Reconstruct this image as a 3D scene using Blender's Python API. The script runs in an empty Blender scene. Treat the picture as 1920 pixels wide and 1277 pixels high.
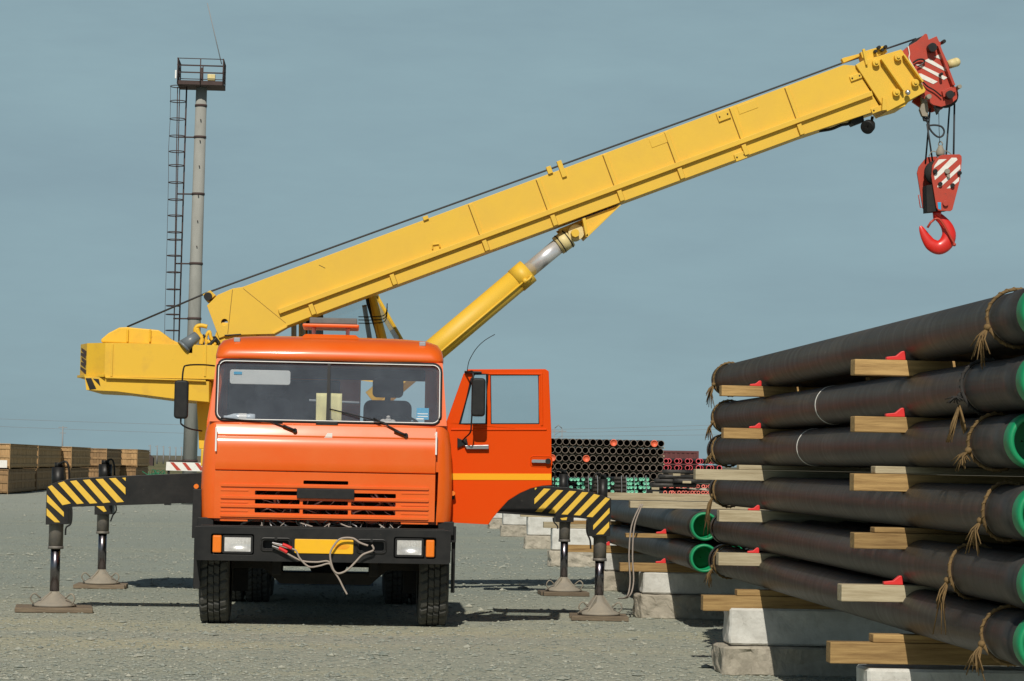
import bpy, bmesh, math, random
from mathutils import Vector, Matrix, noise
from mathutils.geometry import tessellate_polygon
random.seed(7)
R = math.radians
S = bpy.context.scene
C = S.collection

# ------------------------------------------------------------------ camera
F = 4700.0                                   # focal length in photo pixels (1920 wide)
CAM = Vector((0.177, 0.0, 1.64))
YAW, PITCH, ROLL = R(3.739), R(2.831), R(1.12)
M3 = (Matrix.Rotation(-YAW, 3, 'Z') @ Matrix.Rotation(math.pi/2+PITCH, 3, 'X') @ Matrix.Rotation(ROLL, 3, 'Z'))
cd = bpy.data.cameras.new('camera'); cam = bpy.data.objects.new('camera', cd); C.objects.link(cam)
cam.location = CAM; cam.rotation_euler = M3.to_euler()
cd.sensor_width = 36; cd.lens = 36*F/1920; cd.clip_start = 0.1; cd.clip_end = 20000
S.camera = cam

# ------------------------------------------------------------------ light
EL, AZ = R(41), R(8)                          # sun behind the camera, a little to the left
sund = Vector((math.sin(AZ)*math.cos(EL), math.cos(AZ)*math.cos(EL), -math.sin(EL)))
ld = bpy.data.lights.new('sun', 'SUN'); ld.energy = 4.7; ld.angle = R(0.53); ld.color = (1, 0.93, 0.82)
lo = bpy.data.objects.new('sun', ld); C.objects.link(lo); lo.rotation_euler = sund.to_track_quat('-Z', 'Y').to_euler()
lo.location = (-10, -20, 30)
W = bpy.data.worlds.new('World'); S.world = W; W.use_nodes = True
wn = W.node_tree; wn.nodes.clear()
def wnode(t, **kw):
    n = wn.nodes.new(t)
    for k, v in kw.items(): setattr(n, k, v)
    return n
sky = wnode('ShaderNodeTexSky', sky_type='NISHITA', sun_disc=False, sun_elevation=EL, sun_rotation=math.pi+AZ,
            air_density=0.7, dust_density=1.5, ozone_density=6.0, altitude=200)
tc = wnode('ShaderNodeTexCoord'); mp = wnode('ShaderNodeMapping'); mp.inputs['Scale'].default_value = (3.0, 3.0, 13.0)
mp.inputs['Rotation'].default_value = (0.02, 0.05, 0)
nz = wnode('ShaderNodeTexNoise'); nz.inputs['Scale'].default_value = 1.6; nz.inputs['Detail'].default_value = 7; nz.inputs['Roughness'].default_value = 0.62
rmp = wnode('ShaderNodeMapRange'); rmp.inputs[1].default_value = 0.38; rmp.inputs[2].default_value = 0.75; rmp.inputs[3].default_value = 0.72; rmp.inputs[4].default_value = 0.95
hs = wnode('ShaderNodeHueSaturation'); hs.inputs['Saturation'].default_value = 0.72; hs.inputs['Value'].default_value = 0.46
mxs = wnode('ShaderNodeMixRGB'); mxs.inputs[2].default_value = (3.72, 5.45, 6.02, 1)
bgn = wnode('ShaderNodeBackground'); bgn.inputs['Strength'].default_value = 0.100
out = wnode('ShaderNodeOutputWorld')
L = wn.links.new
L(tc.outputs['Generated'], mp.inputs['Vector']); L(mp.outputs[0], nz.inputs['Vector']); L(nz.outputs[0], rmp.inputs[0])
L(sky.outputs[0], hs.inputs['Color']); L(hs.outputs[0], mxs.inputs[1]); L(rmp.outputs[0], mxs.inputs[0])
sz = wnode('ShaderNodeSeparateXYZ'); zr_ = wnode('ShaderNodeMapRange'); zr_.inputs[1].default_value = 0.19; zr_.inputs[2].default_value = 0.42; zr_.inputs[3].default_value = 1.0; zr_.inputs[4].default_value = 0.04
mulz = wnode('ShaderNodeMath', operation='MULTIPLY')               # thin veil of high cloud, thickest towards the horizon
L(tc.outputs['Generated'], sz.inputs[0]); L(sz.outputs[2], zr_.inputs[0]); L(zr_.outputs[0], mulz.inputs[0]); L(rmp.outputs[0], mulz.inputs[1]); L(mulz.outputs[0], mxs.inputs[0])
L(mxs.outputs[0], bgn.inputs['Color']); L(bgn.outputs[0], out.inputs[0])
S.view_settings.view_transform = 'Standard'; S.view_settings.look = 'None'
S.view_settings.exposure = -0.34; S.view_settings.gamma = 1.0
S.cycles.max_bounces = 10; S.cycles.transparent_max_bounces = 16; S.cycles.caustics_reflective = False; S.cycles.caustics_refractive = False

# ------------------------------------------------------------------ measuring helpers
def P(px, py, Y):                            # point on the plane Y whose place in the photo is (px, py)
    d = M3 @ Vector(((px-960)/F, (638.5-py)/F, -1.0))
    return CAM + d*(Y/d.y)
def XZ(pts, Y): return [(p.x, p.z) for p in (P(a, b, Y) for a, b in pts)]
def RC(x0, y0, x1, y1, Y):                   # upright rectangle: x0, x1, z0, z1 in metres
    c = P((x0+x1)/2, (y0+y1)/2, Y); k = Y/F
    return c.x-(x1-x0)/2*k, c.x+(x1-x0)/2*k, c.z-(y1-y0)/2*k, c.z+(y1-y0)/2*k
def crop(x0, y0, k): return lambda *pts: [(x0+a/k, y0+b/k) for a, b in pts]

# ------------------------------------------------------------------ materials
MATS = {}
def mat(name, col, rough=0.6, metal=0.0, col2=None, nscale=3.0, amt=0.5, bump=0.0, bscale=40.0, stretch=None, coat=0.0,
        rand=0.0, spec=0.5, lo_hi=(0.35, 0.7), detail=6):
    m = bpy.data.materials.new(name); m.use_nodes = True; MATS[name] = m
    t = m.node_tree; n = t.nodes; l = t.links.new; b = n['Principled BSDF']
    b.inputs['Base Color'].default_value = (*col, 1); b.inputs['Roughness'].default_value = rough; b.inputs['Metallic'].default_value = metal
    b.inputs['Specular IOR Level'].default_value = spec
    if coat: b.inputs['Coat Weight'].default_value = coat; b.inputs['Coat Roughness'].default_value = 0.12
    co = n.new('ShaderNodeTexCoord'); vec = co.outputs['Object']
    if rand or stretch:
        mpn = n.new('ShaderNodeMapping'); l(vec, mpn.inputs['Vector'])
        if stretch: mpn.inputs['Scale'].default_value = stretch
        if rand:
            oi = n.new('ShaderNodeObjectInfo'); ml = n.new('ShaderNodeMath'); ml.operation = 'MULTIPLY'; ml.inputs[1].default_value = 37.0
            l(oi.outputs['Random'], ml.inputs[0]); l(ml.outputs[0], mpn.inputs['Location'])
        vec = mpn.outputs[0]
    if col2:
        tx = n.new('ShaderNodeTexNoise'); tx.inputs['Scale'].default_value = nscale; tx.inputs['Detail'].default_value = detail; tx.inputs['Roughness'].default_value = 0.65
        l(vec, tx.inputs['Vector'])
        mr = n.new('ShaderNodeMapRange'); mr.inputs[1].default_value, mr.inputs[2].default_value = lo_hi; mr.inputs[4].default_value = amt
        l(tx.outputs[0], mr.inputs[0])
        mx = n.new('ShaderNodeMixRGB'); mx.inputs[1].default_value = (*col, 1); mx.inputs[2].default_value = (*col2, 1)
        l(mr.outputs[0], mx.inputs[0]); last = mx.outputs[0]
        if rand:
            oi2 = n.new('ShaderNodeObjectInfo'); hv = n.new('ShaderNodeHueSaturation'); mr2 = n.new('ShaderNodeMapRange')
            mr2.inputs[3].default_value = 1-rand; mr2.inputs[4].default_value = 1+rand
            l(oi2.outputs['Random'], mr2.inputs[0]); l(mr2.outputs[0], hv.inputs['Value']); l(last, hv.inputs['Color']); last = hv.outputs[0]
        l(last, b.inputs['Base Color'])
        rr = n.new('ShaderNodeMapRange'); rr.inputs[3].default_value = max(0, rough-0.08); rr.inputs[4].default_value = min(1, rough+0.14)
        l(tx.outputs[0], rr.inputs[0]); l(rr.outputs[0], b.inputs['Roughness'])
    if bump:
        tb = n.new('ShaderNodeTexNoise'); tb.inputs['Scale'].default_value = bscale; tb.inputs['Detail'].default_value = 4
        l(vec, tb.inputs['Vector']); bp = n.new('ShaderNodeBump'); bp.inputs['Strength'].default_value = bump; bp.inputs['Distance'].default_value = 0.01
        l(tb.outputs[0], bp.inputs['Height']); l(bp.outputs[0], b.inputs['Normal'])
    return m

mat('orange_paint', (0.77, 0.112, 0.004), 0.38, 0, (0.74, 0.17, 0.028), 1.6, 0.5, 0.03, 3.0, coat=0.4, spec=0.4)
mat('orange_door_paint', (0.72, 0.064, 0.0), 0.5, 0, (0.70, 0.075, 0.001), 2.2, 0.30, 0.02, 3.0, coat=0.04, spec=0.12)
mat('yellow_paint', (0.78, 0.49, 0.042), 0.48, 0, (0.68, 0.42, 0.05), 2.6, 0.5, 0.05, 5.0)
mat('yellow_stain', (0.78, 0.475, 0.030), 0.5, 0, (0.48, 0.27, 0.05), 3.5, 0.45, 0.05, 6.0, lo_hi=(0.5, 0.75))
mat('seam_and_rib_shadow', (0.26, 0.15, 0.03), 0.8)  # plate seams at the boom foot, and shadow lines painted beside the ribs
mat('lamp_grey', (0.14, 0.17, 0.19), 0.35, 0, (0.2, 0.22, 0.23), 6, 0.5)
mat('cream_paint', (0.74, 0.62, 0.30), 0.5, 0, (0.5, 0.4, 0.18), 6, 0.4)
mat('stripe_yellow', (0.78, 0.50, 0.05), 0.55, 0, (0.5, 0.33, 0.06), 9, 0.4, lo_hi=(0.52, 0.72))
mat('stripe_orange_yellow', (0.90, 0.40, 0.004), 0.4)
mat('red_paint', (0.48, 0.050, 0.025), 0.45, 0, (0.32, 0.05, 0.03), 8, 0.5, 0.04, 20)
mat('red_hook', (0.68, 0.022, 0.014), 0.36, 0, (0.5, 0.02, 0.014), 6, 0.4, coat=0.2)
mat('red_plastic', (0.70, 0.03, 0.03), 0.5)
mat('white_paint', (0.78, 0.77, 0.72), 0.5, 0, (0.55, 0.5, 0.42), 9, 0.5, lo_hi=(0.5, 0.75))
mat('white_trim', (0.82, 0.82, 0.8), 0.35)
mat('black_metal', (0.009, 0.0095, 0.010), 0.42, 0, (0.035, 0.033, 0.03), 5, 0.4, 0.08, 25, spec=0.35)
mat('black_rubber', (0.011, 0.012, 0.013), 0.55, 0, (0.03, 0.029, 0.027), 14, 0.5, spec=0.3)
mat('tyre_rubber', (0.060, 0.062, 0.062), 0.85, 0, (0.13, 0.125, 0.11), 7, 0.6, 0.15, 60, spec=0.2)
mat('chassis_dark', (0.014, 0.014, 0.015), 0.7, 0, (0.045, 0.04, 0.035), 6, 0.6, spec=0.25)
mat('dark_interior', (0.026, 0.032, 0.045), 0.8, 0, (0.045, 0.052, 0.065), 4, 0.6)
mat('seat_fabric', (0.045, 0.05, 0.062), 0.9, 0, (0.02, 0.022, 0.03), 12, 0.6, 0.2, 60)
mat('rod_chrome', (0.74, 0.74, 0.75), 0.32, 0.55)
mat('dark_chrome', (0.20, 0.19, 0.21), 0.27, 1.0)
mat('chrome', (0.78, 0.78, 0.80), 0.30, 1.0)
mat('steel', (0.42, 0.42, 0.43), 0.38, 0.9, (0.25, 0.22, 0.2), 10, 0.5)
mat('dusty_steel', (0.26, 0.24, 0.20), 0.8, 0.1, (0.38, 0.33, 0.25), 9, 0.7, 0.2, 50)
mat('jack_steel', (0.13, 0.13, 0.13), 0.6, 0.3, (0.30, 0.26, 0.20), 7, 0.75, 0.15, 50)
mat('rope_steel', (0.035, 0.037, 0.042), 0.6, 0.3)
mat('grey_plastic', (0.33, 0.37, 0.40), 0.5, 0, (0.25, 0.28, 0.3), 6, 0.4)
mat('grey_board', (0.13, 0.135, 0.135), 0.8, 0, (0.22, 0.21, 0.2), 12, 0.6, 0.1)
mat('cable_grey', (0.34, 0.29, 0.25), 0.6)
mat('plate_yellow', (0.90, 0.50, 0.01), 0.4, 0, (0.8, 0.4, 0.02), 9, 0.3)
mat('plate_patch', (0.80, 0.30, 0.005), 0.5, 0, (0.85, 0.42, 0.01), 30, 0.8)
mat('paper_yellow', (0.90, 0.84, 0.42), 0.8, 0, (0.7, 0.62, 0.33), 14, 0.5)
mat('visor_white', (0.62, 0.63, 0.62), 0.6, 0, (0.5, 0.52, 0.52), 6, 0.5)
mat('sticker_blue', (0.03, 0.36, 0.62), 0.5)
mat('pipe_black', (0.072, 0.068, 0.066), 0.5, 0, (0.155, 0.125, 0.10), 2.4, 0.75, 0.05, 30, stretch=(4.0, 3.2, 4.0), rand=0.18, lo_hi=(0.42, 0.74))
mat('pipe_dark', (0.020, 0.018, 0.017), 0.7, 0, (0.05, 0.04, 0.032), 8, 0.6, rand=0.2)
mat('pipe_rim', (0.24, 0.195, 0.155), 0.8, 0, (0.14, 0.11, 0.09), 8, 0.6, rand=0.2)
mat('green_cap', (0.005, 0.27, 0.105), 0.45, 0, (0.006, 0.18, 0.07), 6, 0.5)
mat('mint_cap', (0.22, 0.60, 0.42), 0.45, 0, (0.05, 0.42, 0.25), 9, 0.5, rand=0.2)
mat('orange_cap', (0.75, 0.14, 0.06), 0.5)
mat('pink_rim', (0.80, 0.10, 0.13), 0.55, 0, (0.6, 0.07, 0.09), 6, 0.5, rand=0.2)
mat('coral_rim', (0.88, 0.22, 0.17), 0.55, 0, (0.7, 0.15, 0.12), 6, 0.5, rand=0.2)
mat('timber', (0.47, 0.305, 0.12), 0.85, 0, (0.24, 0.14, 0.052), 2.0, 0.9, 0.3, 12, stretch=(1.3, 16.0, 22.0), rand=0.25, lo_hi=(0.38, 0.66))
mat('grey_timber', (0.46, 0.40, 0.27), 0.9, 0, (0.28, 0.225, 0.135), 2.0, 0.9, 0.3, 12, stretch=(1.3, 16.0, 22.0), rand=0.15, lo_hi=(0.38, 0.66))
mat('old_board', (0.20, 0.155, 0.105), 0.9, 0, (0.09, 0.07, 0.05), 5.0, 0.8, 0.4, 20, stretch=(1.0, 9.0, 9.0), rand=0.2)
mat('crate_wood', (0.50, 0.315, 0.145), 0.85, 0, (0.24, 0.145, 0.065), 1.0, 0.8, 0.1, 12, stretch=(5, 5, 0.5), rand=0.15)
mat('crate_dark', (0.35, 0.215, 0.10), 0.85, 0, (0.17, 0.105, 0.055), 1.0, 0.8, 0.1, 12, stretch=(5, 5, 0.5), rand=0.15)
mat('concrete_white', (0.62, 0.62, 0.58), 0.9, 0, (0.44, 0.43, 0.39), 7, 0.8, 0.4, 40, rand=0.08)
mat('concrete_raw', (0.42, 0.385, 0.31), 0.95, 0, (0.29, 0.26, 0.21), 8, 0.8, 0.7, 35, rand=0.1)
mat('mast_concrete', (0.31, 0.315, 0.29), 0.9, 0, (0.22, 0.225, 0.205), 3, 0.8, 0.15, 10, stretch=(1, 1, 0.3))
mat('rust_steel', (0.070, 0.044, 0.040), 0.8, 0, (0.045, 0.032, 0.03), 4, 0.6)
mat('container_paint', (0.115, 0.028, 0.028), 0.6, 0, (0.08, 0.025, 0.022), 2, 0.6)
mat('hemp', (0.22, 0.145, 0.065), 0.95, 0, (0.10, 0.07, 0.04), 30, 0.7, 0.3, 120)
mat('dark_rope', (0.03, 0.028, 0.026), 0.9)
mat('far_metal', (0.26, 0.27, 0.28), 0.8)
mat('net_green', (0.03, 0.20, 0.10), 0.8, 0, (0.02, 0.1, 0.05), 6, 0.6, 0.3, 8)
mat('rear_blue', (0.16, 0.20, 0.25), 0.6, 0, (0.1, 0.12, 0.14), 5, 0.6)
mat('lens_orange', (0.85, 0.20, 0.01), 0.22, coat=0.6)
mat('plastic_clear', (0.60, 0.68, 0.75), 0.12)
mat('glove', (0.55, 0.53, 0.5), 0.9)
def pipe_mat():
    m = MATS['pipe_black']; t = m.node_tree; n = t.nodes; l = t.links.new; b = n['Principled BSDF']
    for k in list(n):
        if k not in (b,) and k.type != 'OUTPUT_MATERIAL': n.remove(k)
    co = n.new('ShaderNodeTexCoord'); oi = n.new('ShaderNodeObjectInfo'); sh = n.new('ShaderNodeVectorMath'); sc = n.new('ShaderNodeVectorMath'); sc.operation = 'SCALE'
    sc.inputs[0].default_value = (0, 37, 0); l(oi.outputs['Random'], sc.inputs['Scale']); l(co.outputs['Object'], sh.inputs[0]); l(sc.outputs[0], sh.inputs[1])
    def noi(scale, st, det=6):
        mp_ = n.new('ShaderNodeMapping'); mp_.inputs['Scale'].default_value = st; l(sh.outputs[0], mp_.inputs['Vector'])
        x = n.new('ShaderNodeTexNoise'); x.inputs['Scale'].default_value = scale; x.inputs['Detail'].default_value = det; x.inputs['Roughness'].default_value = 0.7; l(mp_.outputs[0], x.inputs['Vector']); return x.outputs[0]
    def mr(src, a, c, d, e):
        x = n.new('ShaderNodeMapRange'); x.inputs[1].default_value = a; x.inputs[2].default_value = c; x.inputs[3].default_value = d; x.inputs[4].default_value = e; l(src, x.inputs[0]); return x.outputs[0]
    def mix(f, a, c):
        x = n.new('ShaderNodeMixRGB'); l(f, x.inputs[0])
        for i, q in ((1, a), (2, c)):
            if isinstance(q, tuple): x.inputs[i].default_value = (*q, 1)
            else: l(q, x.inputs[i])
        return x.outputs[0]
    rings = noi(1.0, (0.4, 9.0, 0.4), 8)
    c = mix(mr(rings, 0.4, 0.65, 0, 0.9), (0.019, 0.019, 0.020), (0.056, 0.052, 0.046))
    c = mix(mr(noi(1.0, (3.0, 0.7, 3.0)), 0.45, 0.7, 0, 0.7), c, (0.075, 0.069, 0.060))
    c = mix(mr(noi(1.0, (9.0, 2.2, 9.0), 9), 0.62, 0.74, 0, 0.6), c, (0.12, 0.045, 0.032))
    c = mix(mr(noi(1.0, (18.0, 8.0, 18.0), 9), 0.68, 0.74, 0, 0.6), c, (0.30, 0.29, 0.27))
    l(c, b.inputs['Base Color']); l(mr(rings, 0.3, 0.7, 0.38, 0.62), b.inputs['Roughness']); b.inputs['Specular IOR Level'].default_value = 0.3
    bp = n.new('ShaderNodeBump'); bp.inputs['Strength'].default_value = 0.12; bp.inputs['Distance'].default_value = 0.01; l(rings, bp.inputs['Height']); l(bp.outputs[0], b.inputs['Normal'])
pipe_mat()
MATS['hemp'].node_tree.nodes['Principled BSDF'].inputs['Specular IOR Level'].default_value = 0.1

def specks(name, col, scale, lo, hi, amt, rand=False):     # chips, rust spots and stains over the base colour
    t = MATS[name].node_tree; n = t.nodes; b = n['Principled BSDF']; src = b.inputs['Base Color'].links[0].from_socket
    co = n.new('ShaderNodeTexCoord'); tx = n.new('ShaderNodeTexNoise'); tx.inputs['Scale'].default_value = scale; tx.inputs['Detail'].default_value = 9; tx.inputs['Roughness'].default_value = 0.72
    mr = n.new('ShaderNodeMapRange'); mr.inputs[1].default_value = lo; mr.inputs[2].default_value = hi; mr.inputs[4].default_value = amt
    mx = n.new('ShaderNodeMixRGB'); mx.inputs[2].default_value = (*col, 1); t.links.new(co.outputs['Object'], tx.inputs['Vector']); t.links.new(tx.outputs[0], mr.inputs[0]); t.links.new(mr.outputs[0], mx.inputs[0])
    t.links.new(src, mx.inputs[1]); t.links.new(mx.outputs[0], b.inputs['Base Color'])
specks('yellow_paint', (0.30, 0.17, 0.05), 5.0, 0.70, 0.76, 0.7); specks('yellow_stain', (0.20, 0.10, 0.04), 5.5, 0.65, 0.71, 0.8)
specks('white_paint', (0.35, 0.22, 0.14), 14, 0.64, 0.70, 0.7); specks('red_paint', (0.12, 0.05, 0.04), 10, 0.62, 0.70, 0.7)
specks('concrete_white', (0.26, 0.25, 0.22), 6, 0.60, 0.72, 0.7); specks('concrete_raw', (0.22, 0.19, 0.15), 7, 0.55, 0.7, 0.8)
specks('orange_paint', (0.50, 0.20, 0.10), 6, 0.69, 0.76, 0.5); specks('timber', (0.16, 0.09, 0.04), 9, 0.64, 0.70, 0.8); specks('grey_timber', (0.2, 0.14, 0.08), 9, 0.66, 0.71, 0.8)
specks('black_metal', (0.10, 0.09, 0.075), 9, 0.66, 0.73, 0.8); specks('stripe_yellow', (0.12, 0.09, 0.03), 12, 0.66, 0.70, 0.8)

def glass(name, tint, dust_haze, rough=0.02, ior=1.5, dcol=(0.5, 0.55, 0.6)):
    m = bpy.data.materials.new(name); m.use_nodes = True; MATS[name] = m
    t = m.node_tree; n = t.nodes; l = t.links.new; n.clear()
    o = n.new('ShaderNodeOutputMaterial'); tr = n.new('ShaderNodeBsdfTransparent'); tr.inputs[0].default_value = (*tint, 1)
    gl = n.new('ShaderNodeBsdfGlossy'); gl.inputs['Roughness'].default_value = rough
    df = n.new('ShaderNodeBsdfDiffuse'); df.inputs[0].default_value = (*dcol, 1)
    lw = n.new('ShaderNodeLayerWeight'); lw.inputs[0].default_value = 0.5; pw = n.new('ShaderNodeMath'); pw.operation = 'POWER'; pw.inputs[1].default_value = 5.0
    fr = n.new('ShaderNodeMapRange'); fr.inputs[3].default_value = ((ior-1)/(ior+1))**2; l(lw.outputs['Facing'], pw.inputs[0]); l(pw.outputs[0], fr.inputs[0])
    m1 = n.new('ShaderNodeMixShader'); m2 = n.new('ShaderNodeMixShader')
    co = n.new('ShaderNodeTexCoord'); tx = n.new('ShaderNodeTexNoise'); tx.inputs['Scale'].default_value = 3.5; tx.inputs['Detail'].default_value = 8; tx.inputs['Roughness'].default_value = 0.75
    mr = n.new('ShaderNodeMapRange'); mr.inputs[1].default_value = 0.25; mr.inputs[2].default_value = 0.8; mr.inputs[3].default_value = dust_haze*0.5; mr.inputs[4].default_value = dust_haze*1.6
    l(co.outputs['Object'], tx.inputs['Vector']); l(tx.outputs[0], mr.inputs[0]); l(mr.outputs[0], m1.inputs[0])
    l(tr.outputs[0], m1.inputs[1]); l(df.outputs[0], m1.inputs[2]); l(fr.outputs[0], m2.inputs[0]); l(m1.outputs[0], m2.inputs[1]); l(gl.outputs[0], m2.inputs[2])
    l(m2.outputs[0], o.inputs[0])
glass('windscreen_glass', (0.965, 0.975, 0.985), 0.055, 0.03, 1.65, (0.42, 0.50, 0.58))  # bluish diffuse film: some dust, plus hazy sky reflection put into the colour
glass('window_glass', (0.90, 0.93, 0.94), 0.03)
glass('lamp_glass', (0.95, 0.96, 0.96), 0.45, 0.06, 1.5, (0.98, 0.98, 0.95))

# ------------------------------------------------------------------ mesh builder
class MB:
    def __init__(s): s.v = []; s.f = []; s.mi = []; s.sm = []
    def add(s, vs, fs, mi=0, sm=False):
        o = len(s.v); s.v += [Vector(v) for v in vs]
        for f in fs: s.f.append([i+o for i in f]); s.mi.append(mi); s.sm.append(sm)
        return s
    def box(s, x0, x1, y0, y1, z0, z1, mi=0):
        return s.add([(x, y, z) for z in (z0, z1) for y in (y0, y1) for x in (x0, x1)],
                     [(0, 2, 3, 1), (4, 5, 7, 6), (0, 1, 5, 4), (2, 6, 7, 3), (0, 4, 6, 2), (1, 3, 7, 5)], mi)
    def hexa(s, lo4, hi4, mi=0):             # two quads, matching order
        return s.add(list(lo4)+list(hi4), [(3, 2, 1, 0), (4, 5, 6, 7), (0, 1, 5, 4), (1, 2, 6, 5), (2, 3, 7, 6), (3, 0, 4, 7)], mi)
    def poly(s, pts, ext, holes=(), mi=0):   # polygon of 3D points (with holes) extruded by vector ext
        loops = [[Vector(p) for p in pts]]+[[Vector(p) for p in h] for h in holes]
        tri = tessellate_polygon(loops); flat = [p for lp in loops for p in lp]; n = len(flat); e = Vector(ext)
        fs = []
        if holes: fs += [tuple(t) for t in tri]+[tuple(i+n for i in reversed(t)) for t in tri]
        else: fs += [tuple(range(n)), tuple(range(2*n-1, n-1, -1))]
        k = 0
        for lp in loops:
            m = len(lp)
            for i in range(m): a, b = k+i, k+(i+1) % m; fs.append((a, b, b+n, a+n))
            k += m
        return s.add(flat+[p+e for p in flat], fs, mi)
    def prism(s, xz, y0, y1, holes=(), mi=0):
        return s.poly([(x, y0, z) for x, z in xz], (0, y1-y0, 0), [[(x, y0, z) for x, z in h] for h in holes], mi)
    def cyl(s, p0, p1, r0, r1=None, n=16, mi=0, caps=True, sm=True):
        p0 = Vector(p0); p1 = Vector(p1); r1 = r0 if r1 is None else r1
        q = (p1-p0).to_track_quat('Z', 'Y'); vs = []
        for p, r in ((p0, r0), (p1, r1)):
            for i in range(n): a = 2*math.pi*i/n; vs.append(p+q @ Vector((r*math.cos(a), r*math.sin(a), 0)))
        s.add(vs, [(i, (i+1) % n, n+(i+1) % n, n+i) for i in range(n)], mi, sm)
        if caps: s.add(vs, [tuple(range(n-1, -1, -1)), tuple(range(n, 2*n))], mi, False)
        return s
    def lathe(s, p0, ax, prof, n=24, mi=0, close=False):
        p0 = Vector(p0); q = Vector(ax).to_track_quat('Z', 'Y'); vs = []
        for r, h in prof:
            for i in range(n): a = 2*math.pi*i/n; vs.append(p0+q @ Vector((r*math.cos(a), r*math.sin(a), h)))
        m = len(prof); fs = []
        for j in range(m if close else m-1):
            j2 = (j+1) % m
            for i in range(n): fs.append((j*n+i, j*n+(i+1) % n, j2*n+(i+1) % n, j2*n+i))
        return s.add(vs, fs, mi, True)
    def tube(s, pts, r, n=6, mi=0, closed=False, rads=None):
        pts = [Vector(p) for p in pts]; m = len(pts); vs = []; up = Vector((0.31, 0.22, 0.92))
        for k, p in enumerate(pts):
            if closed: t = pts[(k+1) % m]-pts[k-1]
            else: t = pts[min(k+1, m-1)]-pts[max(k-1, 0)]
            t.normalize(); a = t.cross(up)
            if a.length < 0.05: a = t.cross(Vector((1, 0, 0)))
            a.normalize(); b = t.cross(a); rr = rads[k] if rads else r
            for i in range(n): g = 2*math.pi*i/n; vs.append(p+a*(rr*math.cos(g))+b*(rr*math.sin(g)))
        fs = []
        for k in range(m if closed else m-1):
            k2 = (k+1) % m
            for i in range(n): fs.append((k*n+i, k*n+(i+1) % n, k2*n+(i+1) % n, k2*n+i))
        s.add(vs, fs, mi, True)
        if not closed: s.add(vs, [tuple(range(n-1, -1, -1)), tuple(range((m-1)*n, m*n))], mi)
        return s
    def ball(s, c, rx, ry=None, rz=None, n=14, mi=0):
        ry = ry or rx; rz = rz or rx; c = Vector(c); vs = []; h = n//2; fs = []
        for j in range(h+1):
            t = math.pi*j/h
            for i in range(n): a = 2*math.pi*i/n; vs.append(c+Vector((rx*math.sin(t)*math.cos(a), ry*math.sin(t)*math.sin(a), rz*math.cos(t))))
        for j in range(h):
            for i in range(n): fs.append((j*n+i, j*n+(i+1) % n, (j+1)*n+(i+1) % n, (j+1)*n+i))
        return s.add(vs, fs, mi, True)
    def build(s, name, mats, parent=None, bevel=0, seg=2, origin=None):
        if isinstance(mats, str): mats = [mats]
        off = Vector(origin) if origin is not None else Vector((0, 0, 0))
        base = wloc(parent)+off if parent is not None else off
        me = bpy.data.meshes.new(name); me.from_pydata([v-base for v in s.v], [], s.f)
        for m in mats: me.materials.append(MATS[m])
        me.polygons.foreach_set('material_index', s.mi); me.polygons.foreach_set('use_smooth', s.sm)
        bm = bmesh.new(); bm.from_mesh(me); bmesh.ops.remove_doubles(bm, verts=bm.verts, dist=1e-5)
        bmesh.ops.recalc_face_normals(bm, faces=bm.faces); bm.to_mesh(me); bm.free(); me.update()
        o = bpy.data.objects.new(name, me); C.objects.link(o); o.location = off
        if parent is not None: o.parent = parent
        if bevel:
            b = o.modifiers.new('bevel', 'BEVEL'); b.width = bevel; b.segments = seg; b.limit_method = 'ANGLE'; b.angle_limit = R(35)
        return o
def wloc(o):
    v = Vector((0, 0, 0))
    while o is not None: v += o.location; o = o.parent
    return v
def tag(o, label=None, cat=None, group=None, kind=None):
    for k, v in (('label', label), ('category', cat), ('group', group), ('kind', kind)):
        if v: o[k] = v
    return o
def empty(name, loc, label, cat, group=None):
    o = bpy.data.objects.new(name, None); C.objects.link(o); o.location = loc; o.empty_display_size = 0.2
    return tag(o, label, cat, group)
KIDS = {}
def kids(o): return [c for c in C.objects if c.parent is o]
def dup(o, loc, label=None, group=None, ks=None, rz=None):
    c = o.copy(); C.objects.link(c); c.location = loc
    if rz is not None: c.rotation_euler = (0, 0, rz)
    for k in (kids(o) if ks is None else ks):
        d = k.copy(); C.objects.link(d); d.parent = c
    return tag(c, label, None, group)
def rrect(x0, x1, z0, z1, r, n=5):
    pts = []
    for cx, cz, a0 in ((x1-r, z1-r, 0), (x0+r, z1-r, 90), (x0+r, z0+r, 180), (x1-r, z0+r, 270)):
        for i in range(n+1): a = R(a0+90*i/n); pts.append((cx+r*math.cos(a), cz+r*math.sin(a)))
    return pts
def curve(pts, n=6):                         # Catmull-Rom through points
    pts = [Vector(p) for p in pts]; o = []
    for i in range(len(pts)-1):
        a = pts[max(i-1, 0)]; b = pts[i]; c = pts[i+1]; d = pts[min(i+2, len(pts)-1)]
        for k in range(n):
            t = k/n; o.append(0.5*((2*b)+(c-a)*t+(2*a-5*b+4*c-d)*t*t+(3*b-a-3*c+d)*t**3))
    return o+[pts[-1]]
ORD = ['first', 'second', 'third', 'fourth', 'fifth', 'sixth', 'seventh', 'eighth', 'ninth', 'tenth', 'eleventh', 'twelfth', 'thirteenth',
       'fourteenth', 'fifteenth', 'sixteenth', 'seventeenth', 'eighteenth', 'nineteenth', 'twentieth']

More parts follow.
